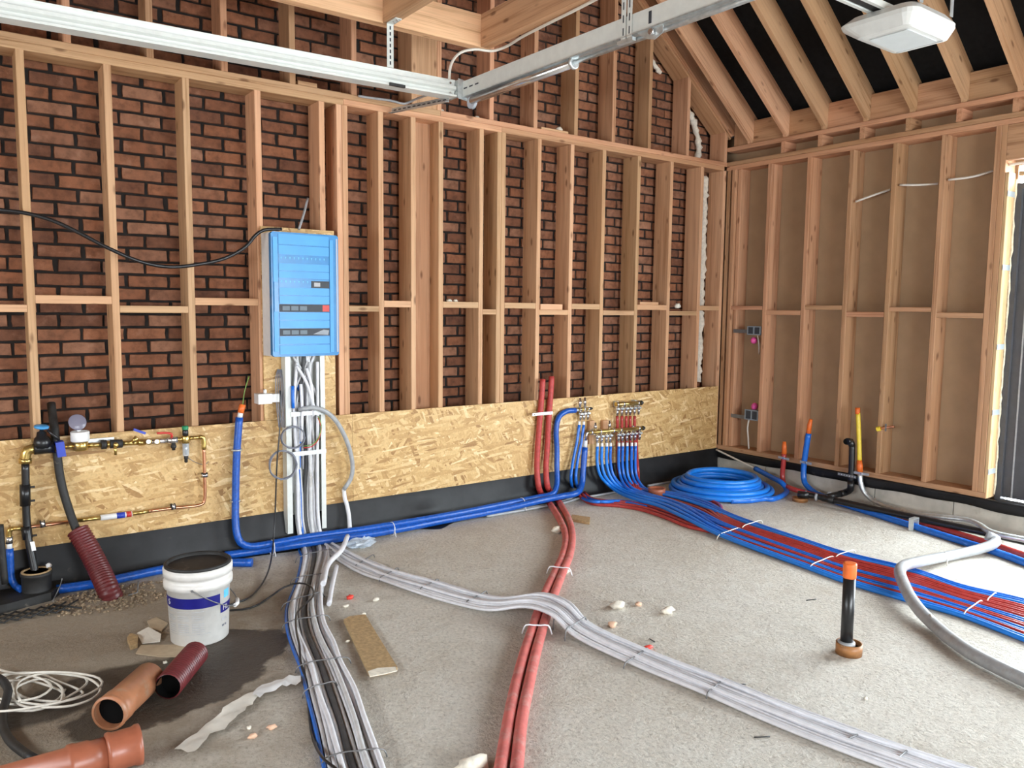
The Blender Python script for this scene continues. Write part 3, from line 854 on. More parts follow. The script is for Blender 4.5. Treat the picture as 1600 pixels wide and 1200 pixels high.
# ---- cable tray below it
TX0, TX1 = 1.757, 2.018
def tray():
    t = empty('cable_tray', ((TX0+TX1)/2, -0.03, 0.09), 'white channel cable tray standing below the blue distribution board', 'cable tray')
    MB().box((TX0, -0.023, 0.10), (TX1, -0.0195, 1.24)).build('back_plate', 'white_paint', t)
    for x in (TX0, TX1-0.003):
        MB().prism([(x, -0.0235, 0.10), (x, -0.085, 0.10), (x, -0.085, 1.246), (x, -0.0235, 1.246)], (0.003, 0, 0)).build('side_flange', 'white_paint', t)
    MB().box((TX0-0.0004, -0.091, 0.10), (TX0+0.034, -0.0855, 1.243)).build('edge_lip', 'white_paint', t)
    MB().box((TX1-0.030, -0.091, 0.10), (TX1+0.0004, -0.0855, 1.243)).build('edge_lip', 'white_paint', t)
    for px, py in ((475, 646), (475, 708)):
        z = W(px, py, -0.09).z
        MB().box((TX0+0.03, -0.096, z-0.014), (TX1+0.002, -0.0912, z+0.014)).build('cross_strap', 'galvanised', t)
    for k in range(3):
        z = 0.30+0.05*k
        MB().box((TX1-0.05, -0.0245, z), (TX1-0.044, -0.0232, z+0.008)).build('slot', 'slot_dark', t)
tray()

# ---- thick bundle of grey cables out of the tray and across the floor
EDGE = [((466, 856), (511, 852)), ((469, 870), (515, 868)), ((462, 907), (508, 905)), ((446, 950), (505, 948)), ((446, 984), (512, 982)), ((455, 1015), (526, 1012)), ((468, 1046), (540, 1043)), ((477, 1089), (560, 1086)), ((489, 1138), (579, 1135)), ((500, 1187), (597, 1184)), ((512, 1245), (618, 1242)), ((524, 1310), (640, 1306))]
KINDS = ['blue_pipe', 'cable_grey', 'cable_light', 'cable_grey', 'cable_grey', 'cable_dark', 'cable_grey', 'cable_light', 'cable_grey', 'cable_light', 'cable_grey']
LAB = {'blue_pipe': ('thin blue conduit along the left edge of the grey cable bundle', None), 'cable_dark': ('thick charcoal conduit in the middle of the grey cable bundle', None),
       'cable_grey': ('dusty grey cable in the bundle falling from the white tray', 'grey cables out of the tray'), 'cable_light': ('pale grey cable in the bundle falling from the white tray', 'pale cables out of the tray')}
rc = random.Random(21)
ORD = ['first', 'second', 'third', 'fourth', 'fifth', 'sixth', 'seventh', 'eighth', 'ninth', 'tenth', 'eleventh', 'twelfth', 'thirteenth']
def bundle():
    n = len(KINDS); wid = [1.0, 1, 1, 1, 1, 1.4, 1, 1, 1, 1.1, 1]
    cum = [0.0]
    for q in wid: cum.append(cum[-1]+q)
    for i, k in enumerate(KINDS):
        fr = (cum[i]+cum[i+1])/2/cum[-1]
        r = 0.0125 if k == 'cable_dark' else (0.0078 if k == 'blue_pipe' else rc.uniform(0.0078, 0.0088))
        xt = TX0+0.035+(TX1-TX0-0.07)*(0.06+0.88*fr)
        z0 = 1.245 if k != 'blue_pipe' else 1.10
        if k == 'blue_pipe': xt = TX0+0.10
        pts = [(TX0+0.05+rc.random()*(TX1-TX0-0.1), -0.055, z0), (xt+rc.uniform(-.03, .03), -0.052-0.02*rc.random(), 0.95), (xt+rc.uniform(-.02, .02), -0.055, 0.62), (xt, -0.052, 0.32), (xt, -0.062, 0.16)]
        a0, b0 = F(*EDGE[0][0], 0), F(*EDGE[0][1], 0)
        e = a0.lerp(b0, fr)
        pts.append((xt*0.75+e.x*0.25, -0.105, 0.055))
        for j, (a, b) in enumerate(EDGE):
            A, B = F(*a, r+0.001), F(*b, r+0.001)
            f2 = fr+rc.uniform(-0.016, 0.016)*(1 if 0 < i < n-1 else 0.3)
            p = A.lerp(B, f2)
            p.z = r+0.001+(rc.uniform(0, 0.006) if rc.random() < 0.3 and k != 'blue_pipe' else 0)
            pts.append(p)
        o = pipe('cable' if k not in ('cable_dark', 'blue_pipe') else 'conduit', pts, r, k, step=0.035)
        lab = LAB[k][0] if LAB[k][1] is None else '%s cable, %s from the left across the thick floor bundle' % ('pale' if k == 'cable_light' else 'dusty grey', ORD[i])
        tag(o, lab, 'cable' if 'cable_' in k and k != 'cable_dark' else 'conduit', LAB[k][1])
    # upper layer: loose cables lying on top
    for q, (fr0, fr1, mat) in enumerate(((0.18, 0.30, 'cable_light'), (0.66, 0.74, 'cable_grey'), (0.93, 0.88, 'cable_light'))):
        xt = TX0+0.04+(TX1-TX0-0.08)*fr0; r = 0.0100
        pts = [(xt+0.01, -0.078, 1.2), (xt+rc.uniform(-.03, .03), -0.080, 0.9), (xt, -0.078, 0.5), (xt, -0.085, 0.17)]
        for j, (a, b) in enumerate(EDGE):
            A, B = F(*a, 0), F(*b, 0)
            p = A.lerp(B, fr0+(fr1-fr0)*j/len(EDGE)+rc.uniform(-.025, .025)); p.z = 0.030
            pts.append(p)
        pts.insert(4, Vector((pts[3][0], -0.125, 0.075)))
        tag(pipe('cable', pts, r, mat, step=0.035), 'grey cable loose on top of the thick bundle, %s from the left' % ORD[q], 'cable', 'loose cables on the grey bundle')
    # binding wires
    for j, (a, b) in enumerate([((463, 880), (520, 866)), ((455, 914), (512, 905)), ((441, 954), (505, 934)), ((443, 984), (514, 971)), ((464, 1052), (546, 1038)), ((474, 1092), (526, 1077)), ((505, 1198), (602, 1184))]):
        A, B = F(*a, 0), F(*b, 0)
        pts = [A.lerp(B, -0.03)+Vector((0, 0, .003)), A.lerp(B, 0.02)+Vector((0, 0, .028))]+[A.lerp(B, q)+Vector((0, 0, .040+.002*math.sin(q*20))) for q in (.2, .4, .6, .8)]+[A.lerp(B, .98)+Vector((0, 0, .030)), A.lerp(B, 1.03)+Vector((0, 0, .003))]
        tag(pipe('binding_wire', pts, 0.0028, 'wire_steel', n=6, step=0.02), 'dark wire binding the thick grey bundle, %s from the wall' % ORD[j], 'wire', 'wires binding the thick grey bundle')
bundle()
# short vertical cables inside the tray and strays at its sides
rt = random.Random(8)
for i in range(9):
    x0 = TX0+0.045+rt.random()*(TX1-TX0-0.09); x1 = TX0+0.045+rt.random()*(TX1-TX0-0.09)
    z1 = rt.choice([0.35, 0.5, 0.72, 0.12, 0.12])
    tag(pipe('tray_cable', [(x0, -0.034, 1.244), ((x0*2+x1)/3+rt.uniform(-.02, .02), -0.036, 1.0), (x1+rt.uniform(-.015, .015), -0.037, (1.0+z1)/2), (x1, -0.036, z1)], 0.0075, rt.choice(['cable_grey', 'cable_light', 'cable_light'])),
        'pale cable hanging at the back of the white tray', 'cable', 'cables at the back of the tray')
tag(pipe('conduit', [W(457, 603, -0.1), W(457.5, 620, -0.102), W(458, 638, -0.1025)], 0.0105, 'blue_pipe'), 'short cut length of blue conduit inside the cable tray', 'conduit')
CE = ['leftmost', 'rightmost', 'middle']
for k, (a, b, c) in enumerate([((463, 571), (478, 596), (492, 640)), ((479, 575), (487, 605), (489, 650)), ((470, 600), (472, 640), (471, 690))]):
    tag(pipe('cable', [W(*a, -0.1), W(*b, -0.102), W(*c, -0.088)], 0.0095, 'cable_light'), ['pale cable end leaning right across the tray mouth, the left one', 'pale cable end leaning right across the tray mouth, the right one', 'pale cable end hanging straight in the tray mouth'][k], 'cable', 'cable ends leaning across the tray')
# strays left of the tray
for k in range(6):
    dx = k*2.6
    tag(pipe('thin_cable', [W(434+dx*.4, 577, -0.03), W(431+dx, 590, -0.045), W(432+dx, 630, -0.055-.003*k), W(436+dx*.8, 668, -0.07)], 0.0030, 'wire_grey', n=8), 'thin grey wire hanging over the left flange of the tray', 'wire', 'thin wires left of the tray')
def coil(name, px, py, yy, rx, rz, turns, r, mat, label, cat, tilt=0.0, seed=1):
    rr = random.Random(seed); c = W(px, py, yy); pts = []
    for i in range(turns*14+1):
        a = 2*math.pi*i/14; k = 1+rr.uniform(-.06, .06)
        pts.append(c+Vector((rx*k*math.cos(a), -0.004*i/14-0.01*math.cos(a+tilt), rz*k*math.sin(a))))
    o = pipe(name, pts, r, mat, n=7, step=0.02); return tag(o, label, cat)
coil('wire_coil', 457, 683, -0.110, 0.072, 0.068, 5, 0.0036, 'wire_grey', 'small grey wire coil hung in front of the cable tray', 'wire', 0, 1)
coil('wire_coil', 441, 726, -0.125, 0.084, 0.088, 5, 0.0036, 'wire_grey', 'larger grey wire coil hanging left of the cable tray', 'wire', 1, 2)
for mat, dz, lab in (('wire_green', 0.0, 'green wire looped inside the cable tray'), ('valve_red', -0.012, 'red wire looped inside the cable tray')):
    tag(pipe('looped_wire', [W(474, 697, -0.108)+Vector((0, 0, dz)), W(487, 695, -0.112)+Vector((0, 0, dz)), W(498, 683, -0.11)+Vector((0, 0, dz)), W(502, 665, -0.106)+Vector((0, 0, dz)), W(497, 650, -0.1)+Vector((0, 0, dz))], 0.0035, mat, n=7), lab, 'wire')
# white branch box
def branch_box():
    p = W(412, 630, -0.05); t = empty('branch_box', p, 'small white branch box fixed beside the cable tray', 'junction box')
    a, b = W(404, 632, -0.1), W(420, 616, -0.1)
    MB().box((a.x, -0.10, a.z), (b.x+0.02, -0.019, b.z+0.002)).build('housing', 'white_plastic', t)
    MB().box((b.x+0.021, -0.07, a.z+0.004), (b.x+0.085, -0.019, b.z-0.004)).build('housing', 'white_plastic', t)
    MB().lathe([(0.010, 0), (0.010, 0.02), (0.006, 0.025)], (b.x-0.01, -0.06, b.z+0.003)).build('gland', 'white_plastic', t)
branch_box()
# grey hose looping out to the right of the tray
tag(pipe('flexible_conduit', [W(466, 641, -0.11), W(483, 637, -0.13), W(503, 640, -0.13), W(522, 654, -0.11), W(538, 680, -0.09), W(547, 705, -0.08), W(551, 730, -0.075), W(548, 748, -0.07), W(537, 765, -0.06)], 0.0150, 'conduit_grey'), 'grey flexible conduit arching out of the tray over the chipboard', 'conduit')
tag(pipe('conduit', [W(537, 764, -0.045), W(539, 780, -0.05), W(541, 785, -0.055), W(545, 805, -0.08), W(547, 832, -0.14)], 0.0140, 'cable_light'), 'short pale conduit dropping behind the blue pipe to the floor', 'conduit')
tag(pipe('conduit', [W(543, 838, -0.26), F(533, 860, 0.06), F(514, 880, 0.045), F(505, 912, 0.05)], 0.0155, 'cable_light'), 'pale conduit bending down onto the grey cable bundle', 'conduit')
tag(pipe('conduit_offcut', Fs([(526, 885), (519, 915), (514, 944)], 0.012), 0.0125, 'cable_light'), 'short cut end of pale conduit on the floor beside the bundle', 'offcut')

# ---- flat ribbon of white cables
RIB = [((488, 846), (506, 841)), ((530, 878), (550, 866)), ((566, 898), (590, 882)), ((597, 910), (622, 893)), ((660, 931), (690, 911)), ((717, 947), (746, 927)), ((765, 960), (794, 939)), ((820, 970), (850, 946)), ((858, 983), (890, 961)), ((893, 1000), (920, 979)), ((990, 1041), (1022, 1020)), ((1100, 1088), (1135, 1064)), ((1200, 1131), (1240, 1105)), ((1300, 1172), (1345, 1143)), ((1400, 1208), (1450, 1178)), ((1500, 1246), (1555, 1214))]
RZ = [0, 0, 0, 0, 0, 0, .018, .062, .062, .02, 0, 0, 0, 0, 0, 0]
NR = 9
rr_ = random.Random(4)
for i in range(NR+2):
    top = i >= NR
    fr = (i+0.5)/NR if not top else (0.3, 0.72)[i-NR]
    pts = [(1.93+0.008*i, -0.10, 0.055)] if not top else []
    for j, (a, b) in enumerate(RIB):
        A, B = F(*a, 0.007), F(*b, 0.007)
        fj = fr+rr_.uniform(-.026, .026)
        p = A.lerp(B, fj); p.z = 0.0098+RZ[j]+rr_.uniform(0, .006)+(0.014+rr_.uniform(0, .002) if top else 0)
        pts.append(p)
    tag(pipe('cable', pts, 0.0086, 'cable_light', step=0.04, n=8), ('white cable in the flat ribbon, %s from its near edge' % ORD[i] if not top else 'white cable on top of the flat ribbon, %s from its near edge' % ORD[i-NR]), 'cable', 'cables of the flat white ribbon')
for j, (a, b) in enumerate([((556, 889), (584, 872)), ((594, 909), (622, 893)), ((657, 926), (685, 911)), ((729, 947), (760, 930)), ((768, 956), (798, 943)), ((865, 985), (886, 968)), ((884, 1002), (915, 982)), ((976, 1045), (1012, 1020)), ((1105, 1092), (1132, 1068)), ((1325, 1165), (1345, 1155)), ((1402, 1196), (1422, 1178))]):
    A, B = F(*a, 0), F(*b, 0); lift = 0.034 if 860 < a[0] < 890 else 0.0
    pts = [A.lerp(B, -.05)+Vector((0, 0, .004))]+[A.lerp(B, q)+Vector((0, 0, .0245+lift+.0015*math.sin(q*25))) for q in (.02, .25, .5, .75, .98)]+[A.lerp(B, 1.05)+Vector((0, 0, .004))]
    tag(pipe('binding_strip', pts, 0.0034, 'wire_steel', n=6, step=0.02), 'steel strip tying the flat white ribbon, %s from the tray' % ORD[j], 'strip', 'strips tying the flat white ribbon')

# ---- pair of red insulated pipes
RP1 = [W(848, 592, -0.05), W(846, 625, -0.052), W(843, 660, -0.055), W(840, 700, -0.06), W(839, 735, -0.07), W(842, 762, -0.10), F(850, 776, 0.026)]+Fs([(862, 791), (876, 815), (884, 838), (880, 866), (868, 893), (856, 918), (843, 950), (831, 985), (818, 1025), (805, 1075), (795, 1125), (784, 1190), (770, 1270)], 0.026)
RP2 = [W(862, 588, -0.05), W(860, 620, -0.052), W(857, 660, -0.055), W(855, 700, -0.06), W(853, 730, -0.07), W(855, 758, -0.11), F(864, 772, 0.026)]+Fs([(876, 788), (890, 815), (894, 840), (890, 868), (880, 893), (870, 918), (858, 950), (847, 985), (836, 1025), (825, 1075), (815, 1125), (808, 1190), (800, 1270)], 0.026)
for pts, lab in ((RP1, 'left of two dusty red insulated pipes running from wall to viewer'), (RP2, 'right of two dusty red insulated pipes running from wall to viewer')):
    t = empty('insulated_pipe', pts[6]*1.0, lab, 'pipe')
    pipe('wall_run', pts[:8], 0.0235, 'red_foam', t)
    pipe('floor_run', pts[7:], 0.0240, 'red_dusty', t)
def strap(name, a, b, mat, label, group, r=0.004, lift=0.05, end=0.01):
    A, B = Vector(a), Vector(b)
    pts = [A.lerp(B, -.08)+Vector((0, 0, end))]+[A.lerp(B, q)+Vector((0, 0, lift)) for q in (.06, .35, .65, .94)]+[A.lerp(B, 1.08)+Vector((0, 0, end))]
    tag(pipe(name, pts, r, mat, n=6, step=0.02), label, 'strap', group)
for lab, a, b in (('pale tie over the red pipes, the one nearer the wall', (857, 892), (891, 895)), ('pale tie over the red pipes beside the white ribbon', (819, 985), (859, 986))):
    strap('tie_wrap', F(*a, .026)-Vector((0, 0, .026)), F(*b, .026)-Vector((0, 0, .026)), 'cable_light', lab, 'ties on the red pipes', lift=0.053)
def clamp():
    a, b = W(832, 648, -0.09), W(864, 645, -0.09)
    t = empty('pipe_clamp', (a+b)/2, 'galvanised band clamping two red pipes to the chipboard', 'clamp')
    MB().obox((a+b)/2+Vector((0, 0.003, 0)), (b-a)/2, (0, 0.0015, 0), (0, 0, 0.011)).build('band', 'galvanised', t)
    for q in (0.12, 0.5, 0.88):
        c = a.lerp(b, q)
        MB().lathe([(0.006, 0), (0.006, 0.005), (0.002, 0.007)], (c.x, c.y-0.0005, c.z), (0, -1, 0), 10).build('screw', 'steel_bright', t)
clamp()

# ---- blue insulated mains along the wall
ZM = 0.075
main1 = [W(374, 652, -0.06), W(371, 690, -0.062), W(369, 730, -0.065), W(368, 780, -0.075), W(368, 815, -0.09), W(370, 834, -.105), W(376, 848, -.125), F(390, 853.5, ZM), F(430, 848, ZM), F(480, 839, ZM), F(560, 828, ZM), F(640, 815, ZM), F(720, 801, ZM), F(800, 785, ZM), F(840, 777, ZM), F(864, 771, ZM+.02), W(870, 757, -0.12), W(870, 730, -0.075), W(870, 700, -0.06), W(869, 672, -0.055), W(873, 652, -0.052), W(884, 643, -0.05), W(899, 641, -0.05)]
t = empty('insulated_pipe', F(374, 843, 0), 'blue insulated pipe rising at both ends, left riser capped in orange', 'pipe')
pipe('riser_run', main1, 0.0225, 'blue_foam', t)
pipe('white_sleeve', [W(374.5, 653, -0.06), W(376, 644, -0.06)], 0.0160, 'white_plastic', t, smooth=False)
pipe('orange_cap', [W(376, 645, -0.06), W(379, 632, -0.06)], 0.0185, 'orange_tape', t, smooth=False)
pipe('steel_tail', [W(899, 641, -0.05), W(905, 640.5, -0.05)], 0.012, 'galvanised', t, smooth=False)
tag(pipe('bare_wire', [W(379, 634, -0.06), W(382, 612, -0.058), W(389, 588, -0.05)], 0.003, 'wire_green', n=6), 'thin green wire sticking up from the orange cap', 'wire')
main2 = [F(352, 868, 0.030), F(400, 861, 0.030), F(450, 853, 0.045), F(510, 844, 0.048), F(600, 831, 0.040), F(700, 812, 0.034), F(780, 797, 0.04), F(850, 781, 0.07), F(880, 775, 0.07), F(900, 771, 0.08), W(909, 757, -0.115), W(911, 735, -0.09), W(914, 699, -0.075)]
t = empty('insulated_pipe', F(450, 853, 0), 'blue insulated pipe on the floor from the bucket to the brass manifold', 'pipe')
pipe('floor_run', main2, 0.0255, 'blue_foam', t)
pipe('white_sleeve', [W(914, 699, -0.075), W(915, 687, -0.075)], 0.0175, 'white_plastic', t, smooth=False)
tag(pipe('insulated_pipe', Fs([(88, 921), (150, 912), (210, 899), (265, 888), (330, 880), (394, 879)], 0.026), 0.0255, 'blue_foam'), 'blue insulated pipe end on the floor behind the bucket', 'pipe')
for lab, px, py in (('upper steel clip on the orange-capped blue riser', 370, 704), ('lower steel clip on the orange-capped blue riser', 368, 784)):
    a = W(px-6, py, -0.075); b = W(px+7, py, -0.075)
    tag(MB().tube([((a.x+b.x)/2+0.027*math.cos(q), -0.063+0.027*math.sin(q), a.z) for q in [i*math.pi/8 for i in range(16)]], 0.006, 6, closed=True).build('pipe_clip', 'galvanised'), lab, 'clip', 'clips on the left blue riser')
for px, py, lab in ((425, 858, 'white tie around the blue mains near the bucket'), (612, 829, 'white tie around the blue mains in mid-floor'), (815, 790, 'white tie around the blue mains near the red pipes')):
    c = F(px, py-4, 0.06)
    tag(MB().tube([c+Vector((0.004*math.sin(q), 0.046*math.cos(q), 0.046*math.sin(q)-0.006)) for q in [i*math.pi/8 for i in range(16)]], 0.003, 6, closed=True).tube([c+Vector((0, -0.046, -0.01)), c+Vector((0.004, -0.055, -0.05))], 0.003, 6).build('tie_wrap', 'cable_light'), lab, 'tie')
for i, dy in enumerate((0, 5)):
    tag(pipe('rigid_conduit', [F(760, 805+dy*.4, 0.012), F(880, 783+dy*.6, 0.012), F(905, 774+dy, 0.012), F(950, 766+dy, 0.012), F(1000, 758+dy*.5, 0.012)], 0.010, 'conduit_grey'), ['grey rigid conduit nearest the foot of the brick wall', 'grey rigid conduit just in front of another at the wall foot'][i], 'conduit', 'rigid conduits at the foot of the wall')
tag(pipe('rigid_conduit', [F(1012, 759, 0.012), F(1060, 751, 0.012)], 0.010, 'conduit_grey'), 'short grey conduit on the floor left of the blue coil', 'conduit')

# ---- brass manifolds on the chipboard
def bar(mb, a, b, r, n=14): return mb.tube([a, b], r, n)
def manifold(name, a, b, yy, outs, oy0, oy1, label, r, risers=(), tail=None, nuts=()):
    A, B = W(*a, yy), W(*b, yy)
    t = empty(name, (A+B)/2, label, 'manifold')
    pipe('header', [A, B], r, 'brass', t, n=14, smooth=False)
    for q in nuts:
        c = A.lerp(B, q); d = (B-A).normalized()
        pipe('collar', [c-d*0.008, c+d*0.008], r*1.35, 'steel_bright', t, n=8, smooth=False)
    for x in outs:
        q = (x-a[0])/(b[0]-a[0]); yb = a[1]+(b[1]-a[1])*q
        c = W(x, yb+1, yy); e = W(x+0.3, oy1+(yb-a[1]), yy-0.004); L = c.z-e.z
        v = MB().lathe([(0.0095, 0), (0.0095, L*.18), (0.0165, L*.2), (0.0175, L*.48), (0.0115, L*.51), (0.0135, L*.62), (0.0135, L*.8), (0.0095, L*.82), (0.0095, L)], (c.x, c.y, c.z), (0, 0, -1), 10, True)
        vo = v.build('outlet_valve', 'steel_bright', t)
        MB().box((c.x-0.012, c.y-0.022, c.z-L*.42), (c.x+0.014, c.y-0.0162, c.z-L*.28)).build('lever', 'galvanised', vo)
    for x, y0, y1 in risers:
        c0, c1 = W(x, y0, yy), W(x, y1, yy); L = c1.z-c0.z
        MB().lathe([(0.010, 0), (0.010, L*.3), (0.014, L*.32), (0.014, L*.7), (0.009, L*.72), (0.009, L)], c0, (0, 0, 1), 10).build('air_vent', 'steel_bright', t)
    for q in (0.12, 0.85):
        c = A.lerp(B, q)
        MB().box((c.x-0.008, c.y+r*.6, c.z-r*1.4), (c.x+0.008, -0.0185, c.z+r*1.4)).build('bracket', 'galvanised', t)
    if tail:
        MB().tube([A, A+Vector((-0.02, 0, 0)), W(*tail, yy+0.01)], 0.010, 10).build('feed_elbow', 'steel_bright', t)
    MB().lathe([(r*1.15, 0), (r*1.15, 0.018), (r*.7, 0.022), (r*.7, 0.032)], B, (B-A), 10).build('end_cap', 'black_rubber', t)
    return t
LOWX = [933, 940, 947.5, 953.5, 966.5, 972.5, 979.5, 986.5, 992.5]
manifold('manifold', (920, 676), (1003, 669), -0.10, LOWX+[999.5], 0, 694, 'long brass manifold with nine blue pipes below it', 0.0170, [(930, 673, 660), (952, 671, 657)], (915, 688), (0.04, 0.2, 0.44, 0.58, 0.93))
UPX = [964.5, 971.5, 978.5, 984.5, 991.5]
manifold('manifold', (962, 632), (1000, 629.5), -0.075, UPX+[998], 0, 650, 'upper brass manifold with five short red pipes', 0.0180, (), None, (0.05, 0.3, 0.9))
manifold('manifold', (905, 640), (921, 638.5), -0.06, [907, 912.5, 918.5], 0, 657, 'small brass manifold fed by the bent blue pipe', 0.0115, [(906, 637, 622), (913.5, 636, 621)], None, (0.1, 0.5, 0.9))
for k, (x0, x1, y0, y1) in enumerate([(919, 928, 657, 694), (940.5, 950, 656, 672)]):
    a, b = W(x0, y1, -0.04), W(x1, y0, -0.04)
    tag(lumber('packing_block', (a.x, -0.055, a.z), (b.x, -0.019, b.z), 'pine'), ['wooden packing block at the left end of the long manifold', 'wooden packing block behind the middle of the long manifold'][k], 'block')

# ---- floor heating pipes
ORDER = 'BBRBBRRBBRRRRRRBBB'
N = len(ORDER); PR = 0.0130
ST = [((1262, 889), (1262, 845)), ((1320, 910), (1320, 864)), ((1431, 943), (1431, 891)), ((1505, 965), (1505, 916)), ((1600, 1002), (1600, 937)), ((1720, 1048), (1720, 975)), ((1880, 1110), (1880, 1030))]
rp = random.Random(12)
ordn = ['first', 'second', 'third', 'fourth', 'fifth', 'sixth', 'seventh', 'eighth', 'ninth', 'tenth', 'eleventh', 'twelfth', 'thirteenth', 'fourteenth', 'fifteenth', 'sixteenth', 'seventeenth', 'eighteenth']
BLU = [0, 1, 3, 4, 7, 8, 15, 16, 17]
def stations(i, z0):
    fr = (i+0.5)/N; out = []
    for j, (a, b) in enumerate(ST):
        A, B = F(*a, PR), F(*b, PR)
        p = A.lerp(B, fr+rp.uniform(-.007, .007)); p.z = PR+rp.uniform(0, .004); out.append(p)
    return out
S1a, S1b = F(1125, 840, PR), F(1140, 803, PR)
for k, i in enumerate(BLU):
    x = LOWX[k]; z = 0.050 if k < 6 else 0.03
    top = W(x+0.5, 697.5-k*0.1, -0.104)
    if k < 4:
        mid = [W(x, 720, -0.104), W(x+4.5, 742, -0.125), F(951+6.5*k, 758, z+.03), F(966+6.5*k, 769-k, z), F(990+7*k, 779-2*k, z), F(1026+7*k, 789-2.5*k, z), F(1064+5*k, 806-3.4*k, z)]
        if k == 3: z = 0.04
    elif k < 6:
        q = k-4
        mid = [W(x, 725, -0.104), W(x+3, 745, -0.125), F(980+7*q, 763-q, z+.02), F(996+7*q, 770-q, z), F(1040+5*q, 783-2*q, z), F(1085+5*q, 801-3*q, z-.01)]
    else:
        q = k-6
        mid = [W(x, 725, -0.104), W(x+2, 744, -0.12), F(990+7*q, 760, z+.02), F(1001+6*q, 765.5, z), F(1040+6*q, 773.5-1.5*q, z), F(1090+6*q, 787-1.5*q, z)]
    s1 = S1a.lerp(S1b, (i+0.5)/N); s1.z = PR+(0.012 if k < 6 else 0.004)
    t = empty('heating_pipe', s1, 'blue heating pipe, %s from the left below the long manifold' % ordn[k], 'pipe', 'blue heating pipes')
    pipe('pipe_run', [top]+mid+[s1]+stations(i, 0), PR if k not in (4, 5) else PR, 'blue_pipe' if k not in (0, 1, 2, 6) else 'blue_bright', t, step=0.05)
    MB().lathe([(0.0105, 0), (0.0120, 0.002), (0.0120, 0.030), (0.0095, 0.034)], top+Vector((0, 0, -0.004)), (0, 0, 1), 10).build('pipe_end', 'white_plastic', t)
reds = [i for i in range(N) if ORDER[i] == 'R']
for k, i in enumerate(reds):
    s1 = S1a.lerp(S1b, (i+0.5)/N); s1.z = PR
    if k < 3:
        dx, dy = 5*k, -3.0*k
        pts = [F(903+dx, 771+dy*.3, PR+.03), F(912+dx, 781+dy*.5, PR), F(930+dx, 788+dy, PR), F(962+dx, 790+dy, PR), F(1000+dx, 796+dy, PR), F(1040+dx, 809+dy, PR), F(1076+dx, 823+dy, PR), s1]
        lab = 'red heating pipe on the floor, %s of three in front of the blue ones' % ordn[k]
    else:
        q = k-3; x = UPX[min(q, 4)]+ (3 if q == 5 else 0)
        pts = [W(x, 650 if q < 5 else 676, -0.074 if q < 5 else -0.055), W(x, 672, -0.070), W(x+0.5, 705, -0.065), W(x+3, 742, -0.08), F(982+3.4*q, 764, .04), F(1000+5*q, 771-q*.8, PR), F(1050+6*q, 785-2.0*q, PR), F(1090+6*q, 799-2.6*q, PR), s1]
        lab = 'red heating pipe, %s of six passing behind the blue ones' % ordn[q]
    tag(pipe('heating_pipe', pts+stations(i, 0), PR, 'red_pipe', step=0.05), lab, 'pipe', 'red heating pipes')
for k, (a, b) in enumerate([((1122, 843), (1156, 831)), ((1160, 829), (1190, 819)), ((1266, 891), (1302, 876)), ((1306, 876), (1335, 866)), ((1506, 966), (1534, 946)), ((1542, 946), (1556, 934)), ((1205, 822), (1200, 822))][:6]):
    A, B = F(*a, 0), F(*b, 0)
    pts = [A.lerp(B, -.06)+Vector((0, 0, .003)), A.lerp(B, 0.0)+Vector((0, 0, .024)), A.lerp(B, .1)+Vector((0, 0, .033)), A.lerp(B, .5)+Vector((0, 0, .034)), A.lerp(B, .9)+Vector((0, 0, .033)), A.lerp(B, 1.0)+Vector((0, 0, .024)), A.lerp(B, 1.06)+Vector((0, 0, .003))]
    tag(pipe('tie_wrap', pts, 0.0034, 'cable_white', n=6, step=0.03), 'white tie over the red and blue heating pipes, %s from the wall' % ordn[k], 'tie', 'ties on the heating pipes')
# two thinner blue pipes from the small manifold
for k, (dx, lab) in enumerate(((0, 'left thin blue pipe below the small manifold'), (7, 'right thin blue pipe below the small manifold'))):
    t = empty('water_pipe', F(905+dx, 778, 0), lab, 'pipe')
    p0 = W(905+dx, 664, -0.062)
    pipe('pipe_run', [p0, W(901.5+dx, 690, -0.066), W(895+dx, 722, -0.075), W(892+dx*1.1, 748, -0.11), F(897+dx*1.2, 766, 0.05), F(906+dx*1.3, 776, 0.02), F(930+dx*1.6, 784, 0.045), F(965+dx, 783, 0.014), F(1010, 792-dx*.5, 0.014)], 0.0125, 'blue_pipe', t)
    MB().lathe([(0.0095, 0), (0.011, 0.002), (0.011, 0.028), (0.008, 0.03)], p0, (0, 0, 1), 10).build('pipe_end', 'white_plastic', t)
# brown drain sleeve standing behind the pipes
def ring(name, px, py, r, h, th, mat, label, cat='pipe stub'):
    c = F(px, py, 0)
    o = MB().lathe([(r-th, 0.002), (r, 0.0), (r, h*.55), (r*1.04, h*.58), (r*1.04, h), (r-th, h), (r-th, 0.004)], c, (0, 0, 1), 24)
    # open tube: the last profile step closes the inner wall
    return tag(o.build(name, mat), label, cat)
ring('drain_sleeve', 1026, 776, 0.068, 0.075, 0.006, 'pvc_red', 'short brown drain socket standing open beside the heating pipes')

